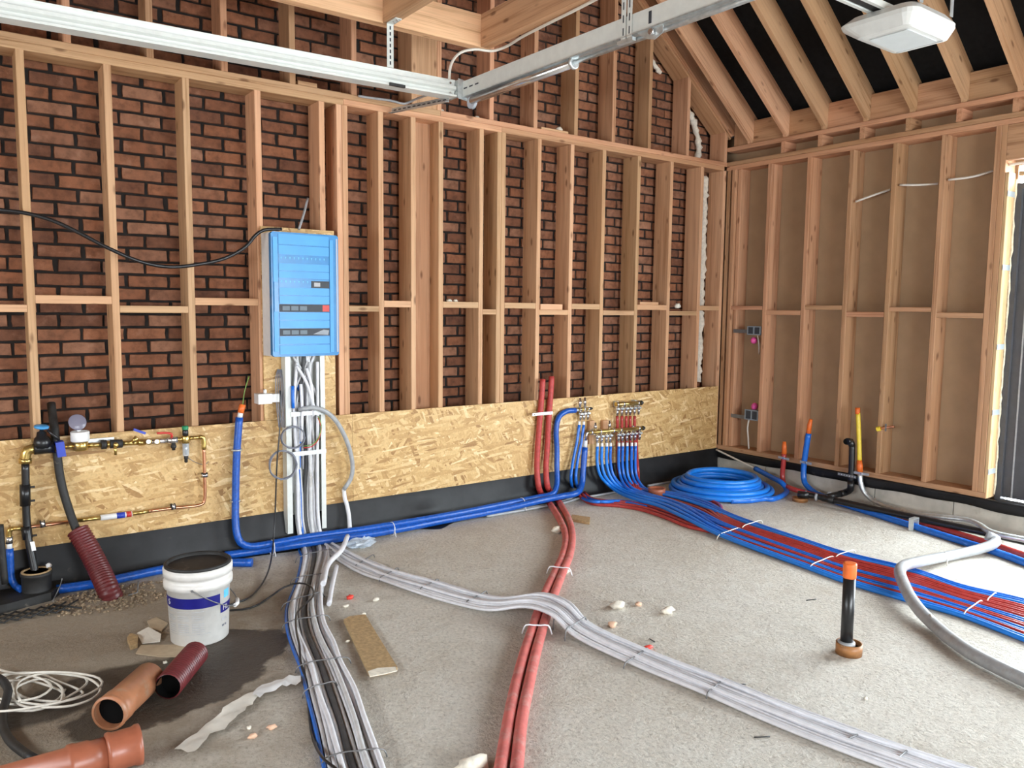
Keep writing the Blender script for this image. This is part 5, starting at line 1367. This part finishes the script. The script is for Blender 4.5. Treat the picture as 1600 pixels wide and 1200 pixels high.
# ---- bucket
def bucket():
    c = F(309, 985, 0); R0, R1, H = 0.128, 0.143, 0.365
    c = Vector((0.935, -1.155, 0.0))
    t = empty('bucket', c, 'white plastic bucket with a blue label and blackened rim', 'bucket')
    prof = [(R0-0.006, 0), (R0, 0.006), (R0+(R1-R0)*.72, H*.715), (R1+0.008, H*.72), (R1+0.009, H*.80), (R1+0.001, H*.805), (R1+0.002, H*.86), (R1+0.009, H*.865), (R1+0.010, H*.955), (R1-0.002, H*.965), (R1-0.002, H*.985), (R1+0.002, H), (R1-0.006, H), (R1-0.010, H*.9), (R0-0.002, 0.012)]
    MB().lathe(prof, c, (0, 0, 1), 40).build('shell', 'bucket_white', t)
    MB().lathe([(R1-0.0005, H*.968), (R1+0.004, H*.972), (R1+0.005, H*1.0), (R1-0.001, H*1.012), (R1-0.009, H*1.008), (R1-0.011, H*.93), (R0+0.004, H*.35), (0.002, H*.33)], c, (0, 0, 1), 40).build('tar_lining', 'black_rubber', t)
    # printed label: pieces wrapped on the wall of the bucket
    rad = lambda z: R0+(R1-R0)*.72*(z/(H*.715))+0.0008
    toC = math.atan2(CAM[1]-c.y, CAM[0]-c.x)
    def wrap(name, a0, a1, z0, z1, mat, par, skew=0.0, lift=0.0):
        k = max(2, int(abs(a1-a0)/0.08)); vs = []
        for i in range(k+1):
            a = toC+a0+(a1-a0)*i/k
            for z in (z0, z1):
                zz = z+skew*i/k; r = rad(zz)+lift
                vs.append((c.x+r*math.cos(a), c.y+r*math.sin(a), zz))
        fs = [(i*2, i*2+2, i*2+3, i*2+1) for i in range(k)]
        if a1 < a0: fs = [f[::-1] for f in fs]
        return MB().add(vs, fs, True).build(name, mat, par)
    lab = wrap('label_band', -1.55, 0.72, H*.50, H*.635, 'label_blue', t)
    wrap('label_mark', 0.90, 1.20, H*.555, H*.66, 'print_lightblue', t)
    b2 = wrap('name_band', 0.74, 1.7, H*.375, H*.485, 'label_blue', t, 0.0)
    for col in range(3):
        a0 = -1.25+col*0.50
        for row in range(11):
            z = H*.455-row*0.0095
            if row in (1, 5): continue
            wrap('print_line', a0, a0+0.40-random.uniform(0, .1)*(row % 3 == 2), z, z+0.0028, 'print_grey', t)
    wrap('print_line', -1.2, 0.35, H*.165, H*.170, 'print_grey', t)
    wrap('print_line', 0.80, 1.05, H*.27, H*.30, 'print_grey', t)
    def text(s, ang, z, size, mat, par):
        cu = bpy.data.curves.new('lettering', 'FONT'); cu.body = s; cu.size = size; cu.extrude = 0.0004; cu.align_x = 'CENTER'; cu.align_y = 'CENTER'
        tmp = bpy.data.objects.new('tmp', cu); COL.objects.link(tmp)
        dg = bpy.context.evaluated_depsgraph_get()
        me = bpy.data.meshes.new_from_object(tmp.evaluated_get(dg))
        bpy.data.objects.remove(tmp)
        for v in me.vertices:
            a = toC+ang+v.co.x/(rad(z)); zz = z+v.co.y; r = rad(zz)+0.0012+v.co.z
            v.co = Vector((c.x+r*math.cos(a), c.y+r*math.sin(a), zz))-c
        me.materials.clear(); me.materials.append(MATS[mat])
        o = bpy.data.objects.new('lettering', me); COL.objects.link(o); o.parent = par
        o.location = c-wloc(par)
        return o
    text('FIL', 0.99, H*.43, 0.034, 'white_plastic', b2)
    text('S', -1.13, H*.567, 0.036, 'white_plastic', lab)
    wrap('print_line', 0.82, 0.92, H*.19, H*.215, 'wire_grey', t); wrap('print_line', 0.96, 1.06, H*.19, H*.215, 'wire_grey', t)
    # wire handle hanging down with its grip
    hp = []
    a0, a1 = toC-0.18, toC-0.18+math.pi
    u = Vector((math.cos(a0), math.sin(a0), 0))
    R = R1+0.013
    h0 = c+Vector((R*math.cos(a0), R*math.sin(a0), H*.755)); h1 = c+Vector((R*math.cos(a1), R*math.sin(a1), H*.755))
    side = Vector((-math.sin(a0), math.cos(a0), 0))
    pts = []
    for i in range(13):
        th = math.pi*i/12
        pts.append(c+u*(R*math.cos(th))+side*(R*1.10*math.sin(th))+Vector((0, 0, H*.755-0.125*math.sin(th))))
    MB().tube(pts, 0.0025, 8).build('wire_handle', 'wire_steel', t)
    MB().tube([pts[5], pts[6], pts[7]], 0.009, 10).build('grip', 'white_plastic', t)
    for p in (pts[0], pts[-1]):
        MB().lathe([(0.006, 0), (0.006, 0.004)], p, p-c-Vector((0, 0, p.z)), 8).build('handle_eye', 'wire_steel', t)
bucket()
tag(pipe('black_cable', [W(438, 610, -.10), W(437, 672, -.13), W(433, 720, -.14), W(430, 800, -.15), W(428, 835, -.17), W(426, 858, -.22), F(419, 893, .02), F(405, 918, .006), F(385, 936, .006), F(362, 944, .006), F(345, 952, .006)], 0.0050, 'black_pipe', n=8), 'thin black cable hanging down to the floor by the bucket', 'cable')
tag(pipe('black_cable', [F(355, 954, .006), F(390, 950, .006), F(420, 934, .01), F(445, 917, .045), F(468, 911, .055), F(485, 916, .052), F(489, 932, .05), F(475, 945, .05), F(464, 958, .05), F(463, 985, .05), F(468, 1010, .05), F(470, 1035, .03), F(477, 1060, .01), F(482, 1105, .006), F(488, 1150, .006), F(505, 1185, .04), F(530, 1205, .05), F(560, 1240, .05)], 0.0050, 'black_pipe', n=8), 'thin black cable curling over the grey cable bundle', 'cable')
tag(pipe('black_cable', [W(-30, 325, -.03), W(0, 328, -.03), W(40, 333, -.04), W(80, 344, -.06), W(120, 362, -.08), W(170, 388, -.10), W(220, 409, -.11), W(265, 417, -.11), W(310, 413, -.11), W(350, 404, -.11), W(383, 386, -.11), W(400, 367, -.11), W(412, 359.5, -.12), W(440, 358, -.12)], 0.0105, 'black_pipe', n=10, step=.03), 'black cable sagging across the studs to the distribution board', 'cable')
tag(pipe('grey_cable', [W(467, 358, -.03), W(473, 340, 0.02), W(481, 310, .10)], 0.008, 'conduit_grey', n=8), 'short grey cable rising behind the distribution board', 'cable')

# ---- ducts and PVC in the near left corner
corrugated('corrugated_duct', [F(262, 1073, .058), F(308, 1018, .054)], 0.054, 'cut piece of maroon corrugated duct lying on the floor')
def pvc_piece():
    a, b = Vector((0.44, -1.83, 0.066)), Vector((0.625, -1.60, 0.064))
    t = empty('drain_pipe_offcut', (a+b)/2-Vector((0, 0, .064)), 'dusty orange drain pipe offcut with a socket mouth', 'pipe offcut')
    d = (b-a).normalized(); L = (b-a).length; R = 0.060
    MB().lathe([(R*.93, 0.0), (R*1.08, 0.001), (R*1.10, 0.012), (R*1.02, 0.022), (R*1.06, 0.028), (R*1.06, 0.07), (R, 0.085), (R, L), (R*.93, L), (R*.93, 0.0)], a, d, 28, caps=False).build('tube_wall', 'pvc_orange', t)
    MB().lathe([(0.002, 0.0), (R*.92, 0.0005)], a+d*0.035, d*-1, 24).build('bore_shade', 'mouth_black', t)  # black discs stand in for the shade inside the tube
    MB().lathe([(0.002, 0.0), (R*.92, 0.0005)], b-d*0.02, d, 24).build('bore_shade', 'mouth_black', t)
pvc_piece()
def pvc_fitting():
    c = F(175, 1196, 0.062)
    a = F(100, 1225, 0.062); R = 0.056
    d = (F(205, 1170, .062)-F(120, 1195, .062)).normalized()
    m = F(165, 1178, 0.062)
    t = empty('drain_fitting', m-Vector((0, 0, .062)), 'glossy orange drain branch with collars in the near left corner', 'pipe fitting')
    s0 = m-d*0.20
    MB().lathe([(R*.98, -0.1), (R*.98, 0.085), (R*1.10, 0.09), (R*1.12, 0.105), (R*1.06, 0.115), (R*1.06, 0.150), (R*.98, 0.158), (R*.98, 0.20)], s0, d, 28).build('left_socket', 'pvc_red', t)
    MB().lathe([(R*.95, 0.0), (R*1.16, 0.004), (R*1.20, 0.012), (R*1.12, 0.022), (R*1.12, 0.085), (R*1.20, 0.092), (R*1.20, 0.106), (R*.98, 0.107), (R*.94, 0.05)], m, d, 28, caps=False).build('right_socket', 'pvc_red', t)
    MB().lathe([(0.002, 0), (R*.96, 0.0005)], m+d*0.085, d, 24).build('bore_shade', 'mouth_black', t)  # black disc as the shade inside the socket
pvc_fitting()
def white_coil():
    rr = random.Random(9); pts = []
    loops = [(40, 1078, 62, 26), (78, 1072, 58, 24), (30, 1088, 70, 24), (62, 1084, 40, 22), (20, 1075, 60, 20), (88, 1078, 66, 27)]
    for k, (cx, cy, ax, ay) in enumerate(loops):
        for q in range(10):
            a = 2*math.pi*q/10+0.5*k
            pts.append(F(cx+ax*math.cos(a)+rr.uniform(-4, 4), cy+ay*math.sin(a)+rr.uniform(-2, 2), 0.006+0.006*k+0.004*(q % 2)))
    tag(pipe('cable_coil', pts, 0.0048, 'cable_white', n=8, step=.03), 'tangled coil of thin white cable on the floor', 'cable coil')
    tag(pipe('loose_cable', [F(-20, 1040, .04), F(25, 1052, .045), F(70, 1050, .05), F(120, 1052, .045), F(155, 1060, .04), F(158, 1072, .04), F(130, 1088, .04), F(80, 1100, .045), F(20, 1110, .05), F(-20, 1112, .05)], 0.0048, 'cable_white', n=8), 'outermost loop of white cable beside the tangled coil', 'cable')
white_coil()
tag(pipe('black_hose', [F(-30, 1050, .08), F(2, 1062, .08), F(13, 1080, .06), F(6, 1105, .03), F(4, 1130, .018), F(14, 1155, .016), F(32, 1172, .016), F(54, 1186, .016)], 0.0155, 'black_rubber', n=10), 'flattened black hose end at the left floor edge', 'hose')

# ---- scraps on the floor
def flat_piece(name, px, th, mat, label, cat, z=0.0, lift=None):
    poly = [F(x, y, z) for x, y in px]
    if lift:
        for i, l in lift.items(): poly[i] = poly[i]+Vector((0, 0, l))
    o = MB().prism(poly, (0, 0, th)); return tag(o.build(name, mat), label, cat)
flat_piece('board_offcut', [(537, 972), (546, 967), (571, 964), (583, 985), (621, 1047), (605, 1054), (577, 1058)], 0.014, 'chipboard_cut', 'long chipboard offcut lying on the floor beside the grey bundle', 'offcut')
flat_piece('board_crumbs', [(575, 1050), (590, 1045), (618, 1043), (620, 1049), (600, 1054), (578, 1058)], 0.004, 'foam_white', 'foam smear on the near end of the chipboard offcut', 'debris', z=0.0145)
flat_piece('wood_block', [(890, 814), (894, 808), (922, 812), (921, 820)], 0.02, 'chipboard_cut', 'small wooden block on the floor right of the red pipes', 'block')
flat_piece('card_piece', [(212, 1022), (220, 1009), (296, 1008), (283, 1027), (250, 1027)], 0.004, 'card', 'flat cardboard strip on the floor before the bucket', 'cardboard')
flat_piece('card_piece', [(214, 990), (232, 984), (252, 994), (250, 1003), (222, 1006)], 0.003, 'paper', 'curled cardboard scrap left of the bucket', 'cardboard', z=0.005, lift={1: .012, 2: .008})
flat_piece('wood_chip', [(199, 1003), (204, 996), (216, 1000), (215, 1012), (204, 1016)], 0.022, 'chipboard_cut', 'broken wood chip left of the cardboard strip', 'debris')
flat_piece('card_piece', [(230, 972), (244, 966), (262, 975), (252, 988), (236, 984)], 0.006, 'card', 'brown cardboard scrap tucked beside the bucket', 'cardboard')
def rag(name, pts, w_, label, cat, mat):
    rr = random.Random(len(pts)*7+3); P = spline(pts, .03); vs = []
    for i, p in enumerate(P):
        tgt = (P[min(i+1, len(P)-1)]-P[max(i-1, 0)]).normalized(); s = tgt.cross(Vector((0, 0, 1))).normalized()
        ww = w_*rr.uniform(.7, 1.2)
        for q in (-1, -.3, .3, 1):
            vs.append(p+s*(ww*q)+Vector((0, 0, rr.uniform(0, .014))))
    k = len(P); vs2 = [v+Vector((0, 0, .0015)) for v in vs]
    fs = [(i*4+j, i*4+j+1, i*4+j+5, i*4+j+4) for i in range(k-1) for j in range(3)]
    m = MB().add(vs2, fs, True)
    return tag(m.build(name, mat), label, cat)
rag('tape_strip', [F(288, 1176, .004), F(318, 1150, .004), F(345, 1130, .01), F(372, 1107, .006), F(398, 1086, .01)], 0.040, 'crumpled strip of pale adhesive tape on the floor', 'tape', 'paper')
rag('tape_strip', [F(398, 1089, .014), F(420, 1076, .016), F(445, 1068, .016), F(470, 1063, .02)], 0.038, 'shorter pale tape strip reaching the grey cable bundle', 'tape', 'white_plastic')
def crumb(px, py, s, mat, label, seed, flat=0.6):
    rr = random.Random(seed); c = F(px, py, s*flat*.8)
    tag(MB().ball(c, s*rr.uniform(.9, 1.4), s*rr.uniform(.7, 1.0), s*flat, 9, 6, .28, rr).build('foam_crumb' if mat != 'red_scrap' else 'plastic_scrap', mat), label, 'debris')
for i, (x, y, s, m_, l) in enumerate([
    (965, 945, .034, 'foam_white', 'flat white foam lump in mid-floor'), (998, 944, .018, 'pellet', 'small pinkish foam bit in mid-floor'), (1044, 954, .032, 'foam_white', 'white foam lump nearest the heating pipes'),
    (957, 976, .024, 'pellet', 'pinkish foam chip nearest the white ribbon'), (870, 828, .040, 'foam_white', 'crumpled foam lump left of the wooden block'), (884, 893, .024, 'foam_white', 'white foam bit touching the right red pipe'),
    (735, 1196, .050, 'foam_white', 'big foam lump at the near edge by the red pipes'), (587, 937, .016, 'foam_white', 'white crumb right of the red plastic bit'), (540, 947, .014, 'foam_white', 'white crumb below the red plastic bit'), (568, 960, .014, 'foam_white', 'white crumb behind the chipboard offcut'),
    (543, 1002, .010, 'foam_white', 'tiny white crumb left of the chipboard offcut'), (547, 933, .020, 'red_scrap', 'small red plastic bit on the floor'), (1012, 1012, .020, 'red_scrap', 'red plastic scrap in front of the white foam lumps'),
    (425, 1136, .015, 'pellet', 'orange pellet nearer the grey bundle'), (395, 1150, .014, 'pellet', 'orange pellet nearer the tape strip'), (389, 1137, .010, 'foam_white', 'white crumb between tape and pellets'), (428, 1073, .014, 'pellet', 'orange pellet lying on the tape strip'), (258, 1035, .010, 'foam_white', 'white crumb before the cardboard strip'),
    (760, 803, .012, 'foam_white', 'white crumb before the blue pipe, left one'), (782, 801, .012, 'foam_white', 'white crumb before the blue pipe, right one'), (1353, 1091, .009, 'foam_white', 'pale pebble on the floor before the standpipe')]):
    crumb(x, y, s, m_, l, 40+i)
def wrap_film():
    rr = random.Random(77); c = F(566, 848, 0.03); mb = MB()
    mb.ball(c, 0.085, 0.055, 0.032, 14, 8, .35, rr); mb.smooth = [False]*len(mb.f)
    tag(mb.build('plastic_wrap', 'clear_plastic'), 'crumpled clear plastic wrap beside the blue pipe', 'wrap')
wrap_film()
for i, (x0, y0, x1, y1) in enumerate([(1141, 1070, 1165, 1069), (1178, 1152, 1203, 1151), (1015, 998, 1023, 1003), (1260, 938, 1275, 936)]):
    tag(pipe('wire_snip', [F(x0, y0, .003), F((x0+x1)/2, (y0+y1)/2, .004), F(x1, y1, .003)], 0.0025, 'black_pipe', n=6), ['black wire snip beside the white ribbon, upper one', 'black wire snip in the lower floor beyond the ribbon', 'black wire snip near the red plastic scrap', 'black wire snip left of the standpipe'][i], 'debris')
# bits left on the timbers
for i, (x, y, s, l) in enumerate([(702, 470, .022, 'white foam bit on the noggin behind the middle studs'), (712, 470, .018, 'small foam bit on the noggin behind the middle studs'), (1058, 478, .038, 'round foam lump on a noggin near the corner')]):
    p = W(x, y, .05); 
    tag(MB().ball(p, s, s*.8, s*.6, 9, 6, .25, random.Random(i)).build('foam_bit', 'foam_white'), l, 'debris')
for i, (x, s, l) in enumerate([(2.98, .018, 'white foam bit on the plate nearest the post'), (3.28, .018, 'foam bit on the plate left of the first gable stud'), (4.06, .030, 'round white foam ball on the upper plate')]):
    tag(MB().ball((x, 0.05, ZP2+s*.6), s*1.2, s, s*(.7 if i < 2 else 1.1), 9, 6, .2, random.Random(60+i)).build('foam_bit', 'foam_white'), l, 'debris')
def offcut(x0, x1, z, h, d, label):
    tag(lumber('timber_offcut', (x0, 0.004, z), (x1, d, z+h), 'pine'), label, 'offcut')
offcut(1.905, 2.03, ZP2+0.0005, 0.028, 0.09, 'short timber offcut lying on the upper plate by the post')
offcut(3.85, 4.12, ZP2+0.0005, 0.018, 0.07, 'thin timber strip on the upper plate between gable studs')
offcut(3.865, 4.09, lo[1]+0.0005, 0.045, 0.07, 'timber offcut resting on a noggin above the red pipes')
offcut(4.97, 5.20, hi[1]+0.0005, 0.025, 0.08, 'timber offcut on a noggin near the corner')

# ---- garage door gear under the joists
def perforated(mb_parent, a, b, u, wd, th, mat='white_paint', slots=6):
    a, b, u = Vector(a), Vector(b), Vector(u).normalized(); d = b-a; n = d.cross(u).normalized()
    MB().obox((a+b)/2, d/2, u*(wd/2), n*(th/2)).build('strap', mat, mb_parent)
    for i in range(slots):
        c = a.lerp(b, (i+.75)/(slots+.5))
        for s in (1, -1):
            MB().obox(c+n*s*(th/2+0.0004), d*(0.28/slots), u*(wd*.11), n*0.0004).build('slot', 'slot_dark', mb_parent)
def track():
    p0, p1 = Vector((-1.8, -0.60, 2.825)), Vector((2.665, -0.60, 2.905))
    t = empty('door_track', p0.lerp(p1, .6), 'long white steel garage door track below the joists', 'door track')
    prof = [(-.055, -.052), (-.055, -.040), (-.022, -.034), (-.030, -.014), (-.050, -.006), (-.050, .012), (-.026, .020), (-.030, .040), (-.036, .052), (.035, .052), (.035, .046), (-.010, .040), (-.008, -.044), (.035, -.046), (.035, -.052)]
    MB().prism([p0+Vector((0, y, z)) for y, z in prof], p1-p0).build('rail', 'white_paint', t)
    MB().box((2.20, -0.668, 2.842), (2.30, -0.652, 2.858)).build('stop_clip', 'black_rubber', t)
    for z in (-.03, .03):
        MB().lathe([(0.007, 0), (0.007, 0.006)], (2.63, -0.632, 2.905+z), (0, -1, 0), 8).build('bolt', 'steel_bright', t)
track()
def cross_rail():
    a, b = Vector((2.725, -0.63, 2.905)), Vector((2.815, -3.75, 2.915))
    d = (b-a).normalized(); n = d.cross(Vector((0, 0, 1))).normalized()
    t = empty('cross_rail', a.lerp(b, .4), 'white steel cross rail joining the garage door tracks', 'rail')
    if n.x > 0: n = -n
    MB().prism([a+n*x+Vector((0, 0, z)) for x, z in ((.022, -.045), (.022, .045), (-.025, .045), (-.025, .038), (.014, .038), (.014, -.038), (-.025, -.038), (-.025, -.045))], b-a).build('rail', 'white_paint', t)
    MB().prism([a+n*x+Vector((0, 0, z)) for x, z in ((.030, -.0455), (.030, -.052), (-.03, -.052), (-.03, -.0455))], b-a).build('flange', 'galvanised', t)
    for k in range(3):
        c = a+d*(0.06+k*0.06)
        MB().obox(c+n*0.0225, d*0.018, n*0.0005, (0, 0, 0.004)).build('slot', 'slot_dark', t)
    sh = MB().tube([a+d*0.10+Vector((0, 0, -.078)), a+d*1.02+Vector((0, 0, -.073))], 0.024, 14).build('spring_tube', 'steel_bright', t)
    MB().tube([a+d*1.02+Vector((0, 0, -.072)), a+d*3.0+Vector((0, 0, -.068))], 0.012, 10).build('shaft', 'galvanised', t)
    MB().lathe([(0.034, 0), (0.034, 0.012), (0.028, 0.016)], a+d*1.02+Vector((0, 0, -.073)), d, 14).build('spring_plug', 'galvanised', t)
    # corner bracket and pulley
    MB().prism([(2.672, -0.66, 2.845), (2.672, -0.66, 2.965), (2.735, -0.665, 2.955), (2.735, -0.665, 2.835)], (0, 0.004, 0)).build('corner_bracket', 'galvanised', t)
    MB().box((2.668, -0.66, 2.85), (2.673, -0.57, 2.955)).build('corner_bracket', 'galvanised', t)
    MB().lathe([(0.034, -0.010), (0.040, -0.009), (0.036, 0), (0.040, 0.009), (0.034, 0.010)], (2.735, -0.72, 2.818), (1, 0.1, 0), 18).build('cable_pulley', 'clear_plastic', t)
    MB().lathe([(0.011, -0.016), (0.011, 0.016)], (2.735, -0.72, 2.822), (1, 0.1, 0), 10).build('pulley_pin', 'steel_bright', t)
    c = a+d*1.55
    MB().prism([c+n*0.012+Vector((0, 0, -.05))-d*.06, c+n*0.012+Vector((0, 0, -.05))+d*.10, c+n*0.012+Vector((0, 0, -.085))+d*.10, c+n*0.012+Vector((0, 0, -.105))+d*.05, c+n*0.012+Vector((0, 0, -.09))-d*.0], n*0.004).build('bearing_plate', 'galvanised', t)
    MB().lathe([(0.014, 0), (0.014, 0.02)], c+n*0.017+d*.04+Vector((0, 0, -.07)), n, 12).build('bearing', 'steel_bright', t)
    for k in (-.10, .025):
        MB().obox(c+n*0.0225+d*k, d*0.009, n*0.0006, (0, 0, 0.028)).build('fixing_slot', 'slot_dark', t)
    return a, d, n
ra, rd, rn_ = cross_rail()
t = empty('hanger_strap', (2.215, -0.652, 2.95), 'white perforated hanger from the joist to the long track', 'bracket')
perforated(t, (2.215, -0.640, 2.95), (2.215, -0.640, 3.196), (1, 0, 0), 0.042, 0.004, 'white_paint', 7)
MB().box((2.194, -0.745, 3.193), (2.236, -0.6425, 3.1985)).build('bent_foot', 'white_paint', t)
for yv in (-0.69, -0.73):
    MB().lathe([(0.008, 0), (0.008, 0.006)], (2.215, yv, 3.1925), (0, 0, -1), 8).build('bolt', 'steel_bright', t)
c = ra+rd*1.43
t = empty('hanger_strap', c, 'white perforated hanger on the cross rail', 'bracket')
for k in (-.020, .020):
    q = c+rn_*0.028+rd*k
    perforated(t, q+Vector((0, 0, -.07)), q+Vector((0, 0, .80)), rd, 0.030, 0.003, 'white_paint', 14)
MB().obox(c+rn_*0.026+Vector((0, 0, -.072)), rd*0.05, rn_*0.012, (0, 0, .008)).build('clamp_plate', 'galvanised', t)
t = empty('wall_strut', (2.6, -0.3, 2.85), 'perforated steel strut from the track end to the wall plate', 'bracket')
a, b = Vector((2.555, -0.006, 2.876)), Vector((2.640, -0.60, 2.846))
perforated(t, a, b, (0, 0, 1), 0.032, 0.003, 'galvanised', 11)
dd = (b-a).normalized(); nn = dd.cross(Vector((0, 0, 1))).normalized()
MB().obox((a+b)/2+nn*0.015+Vector((0, 0, -.017)), (b-a)/2, nn*0.015, (0, 0, .0015)).build('flange', 'galvanised', t)
MB().lathe([(0.009, 0), (0.009, 0.007)], a+dd*.02-nn*.003, -nn, 8).build('bolt', 'steel_bright', t)
tag(pipe('cable', [F(702, 124, 2.94), F(703, 108, 2.99), F(708, 94, 3.05), F(720, 82, 3.11), F(742, 77, 3.15), F(770, 79.5, 3.172), F(790, 73, 3.186), F(815, 58, 3.190), F(850, 40, 3.190), F(900, 15, 3.190), F(960, -16, 3.19)], 0.0085, 'cable_white', n=8, step=.03), 'white cable from the track end up along the joist', 'cable')
tag(pipe('cable', [W(560, 150, -.02), W(583, 153.5, -.03), W(610, 157, -.04), W(632, 162, -.06), W(645, 157, -.12), F(668, 148, 2.875)], 0.0080, 'conduit_grey', n=8), 'grey cable resting on the wall plate behind the track', 'cable')

def opener():
    t = empty('door_opener', (3.36, -3.06, 2.70), 'white garage door opener hanging below the rafters', 'door opener')
    def rrect(x0, x1, y0, y1, z, c, bul=0.0):
        pts = []
        for cx, cy, a0 in ((x1-c, y1-c, 0), (x0+c, y1-c, 90), (x0+c, y0+c, 180), (x1-c, y0+c, 270)):
            for k in range(5):
                a = math.radians(a0+k*22.5); pts.append(Vector((cx+c*math.cos(a), cy+c*math.sin(a), z)))
        return pts
    loops = [rrect(3.205, 3.500, -3.195, -2.990, 2.700, 0.020), rrect(3.19, 3.52, -3.205, -2.97, 2.704, 0.03), rrect(3.175, 3.555, -3.225, -2.90, 2.750, 0.05), rrect(3.175, 3.555, -3.225, -2.89, 2.768, 0.05), rrect(3.21, 3.52, -3.20, -2.92, 2.800, 0.05)]
    m = MB(); vs = [p for l in loops for p in l]; n = len(loops[0])
    fs = [tuple(range(n))[::-1], tuple(range((len(loops)-1)*n, len(loops)*n))]
    for i in range(len(loops)-1):
        for j in range(n): fs.append((i*n+j, i*n+(j+1) % n, (i+1)*n+(j+1) % n, (i+1)*n+j))
    m.add(vs, fs, False); m.build('housing', 'opener_white', t)
    MB().prism(rrect(3.235, 3.475, -3.175, -3.005, 2.6993, 0.012), (0, 0, -0.004)).build('lamp_lens', 'lens_grey', t)
    MB().box((3.487, -3.19, 2.6985), (3.493, -2.99, 2.7005)).build('seam', 'conduit_grey', t)
    for y in (-3.075, -3.015):
        MB().box((-1.9, y-0.008, 2.801), (3.33, y+0.008, 2.827)).build('boom_rail', 'white_paint', t)
    MB().box((-1.9, -3.062, 2.806), (3.33, -3.028, 2.822)).build('drive_belt', 'black_rubber', t)
    for x in (3.24, 3.49):
        MB().box((x-0.012, -3.22, 2.790), (x+0.012, -3.217, 4.55)).build('hanger', 'galvanised', t)
    MB().tube(spline([Vector((3.26, -3.0, 2.80)), Vector((3.22, -3.0, 2.95)), Vector((3.16, -3.0, 3.2))], .03), 0.005, 8).build('power_lead', 'black_pipe', t)
opener()
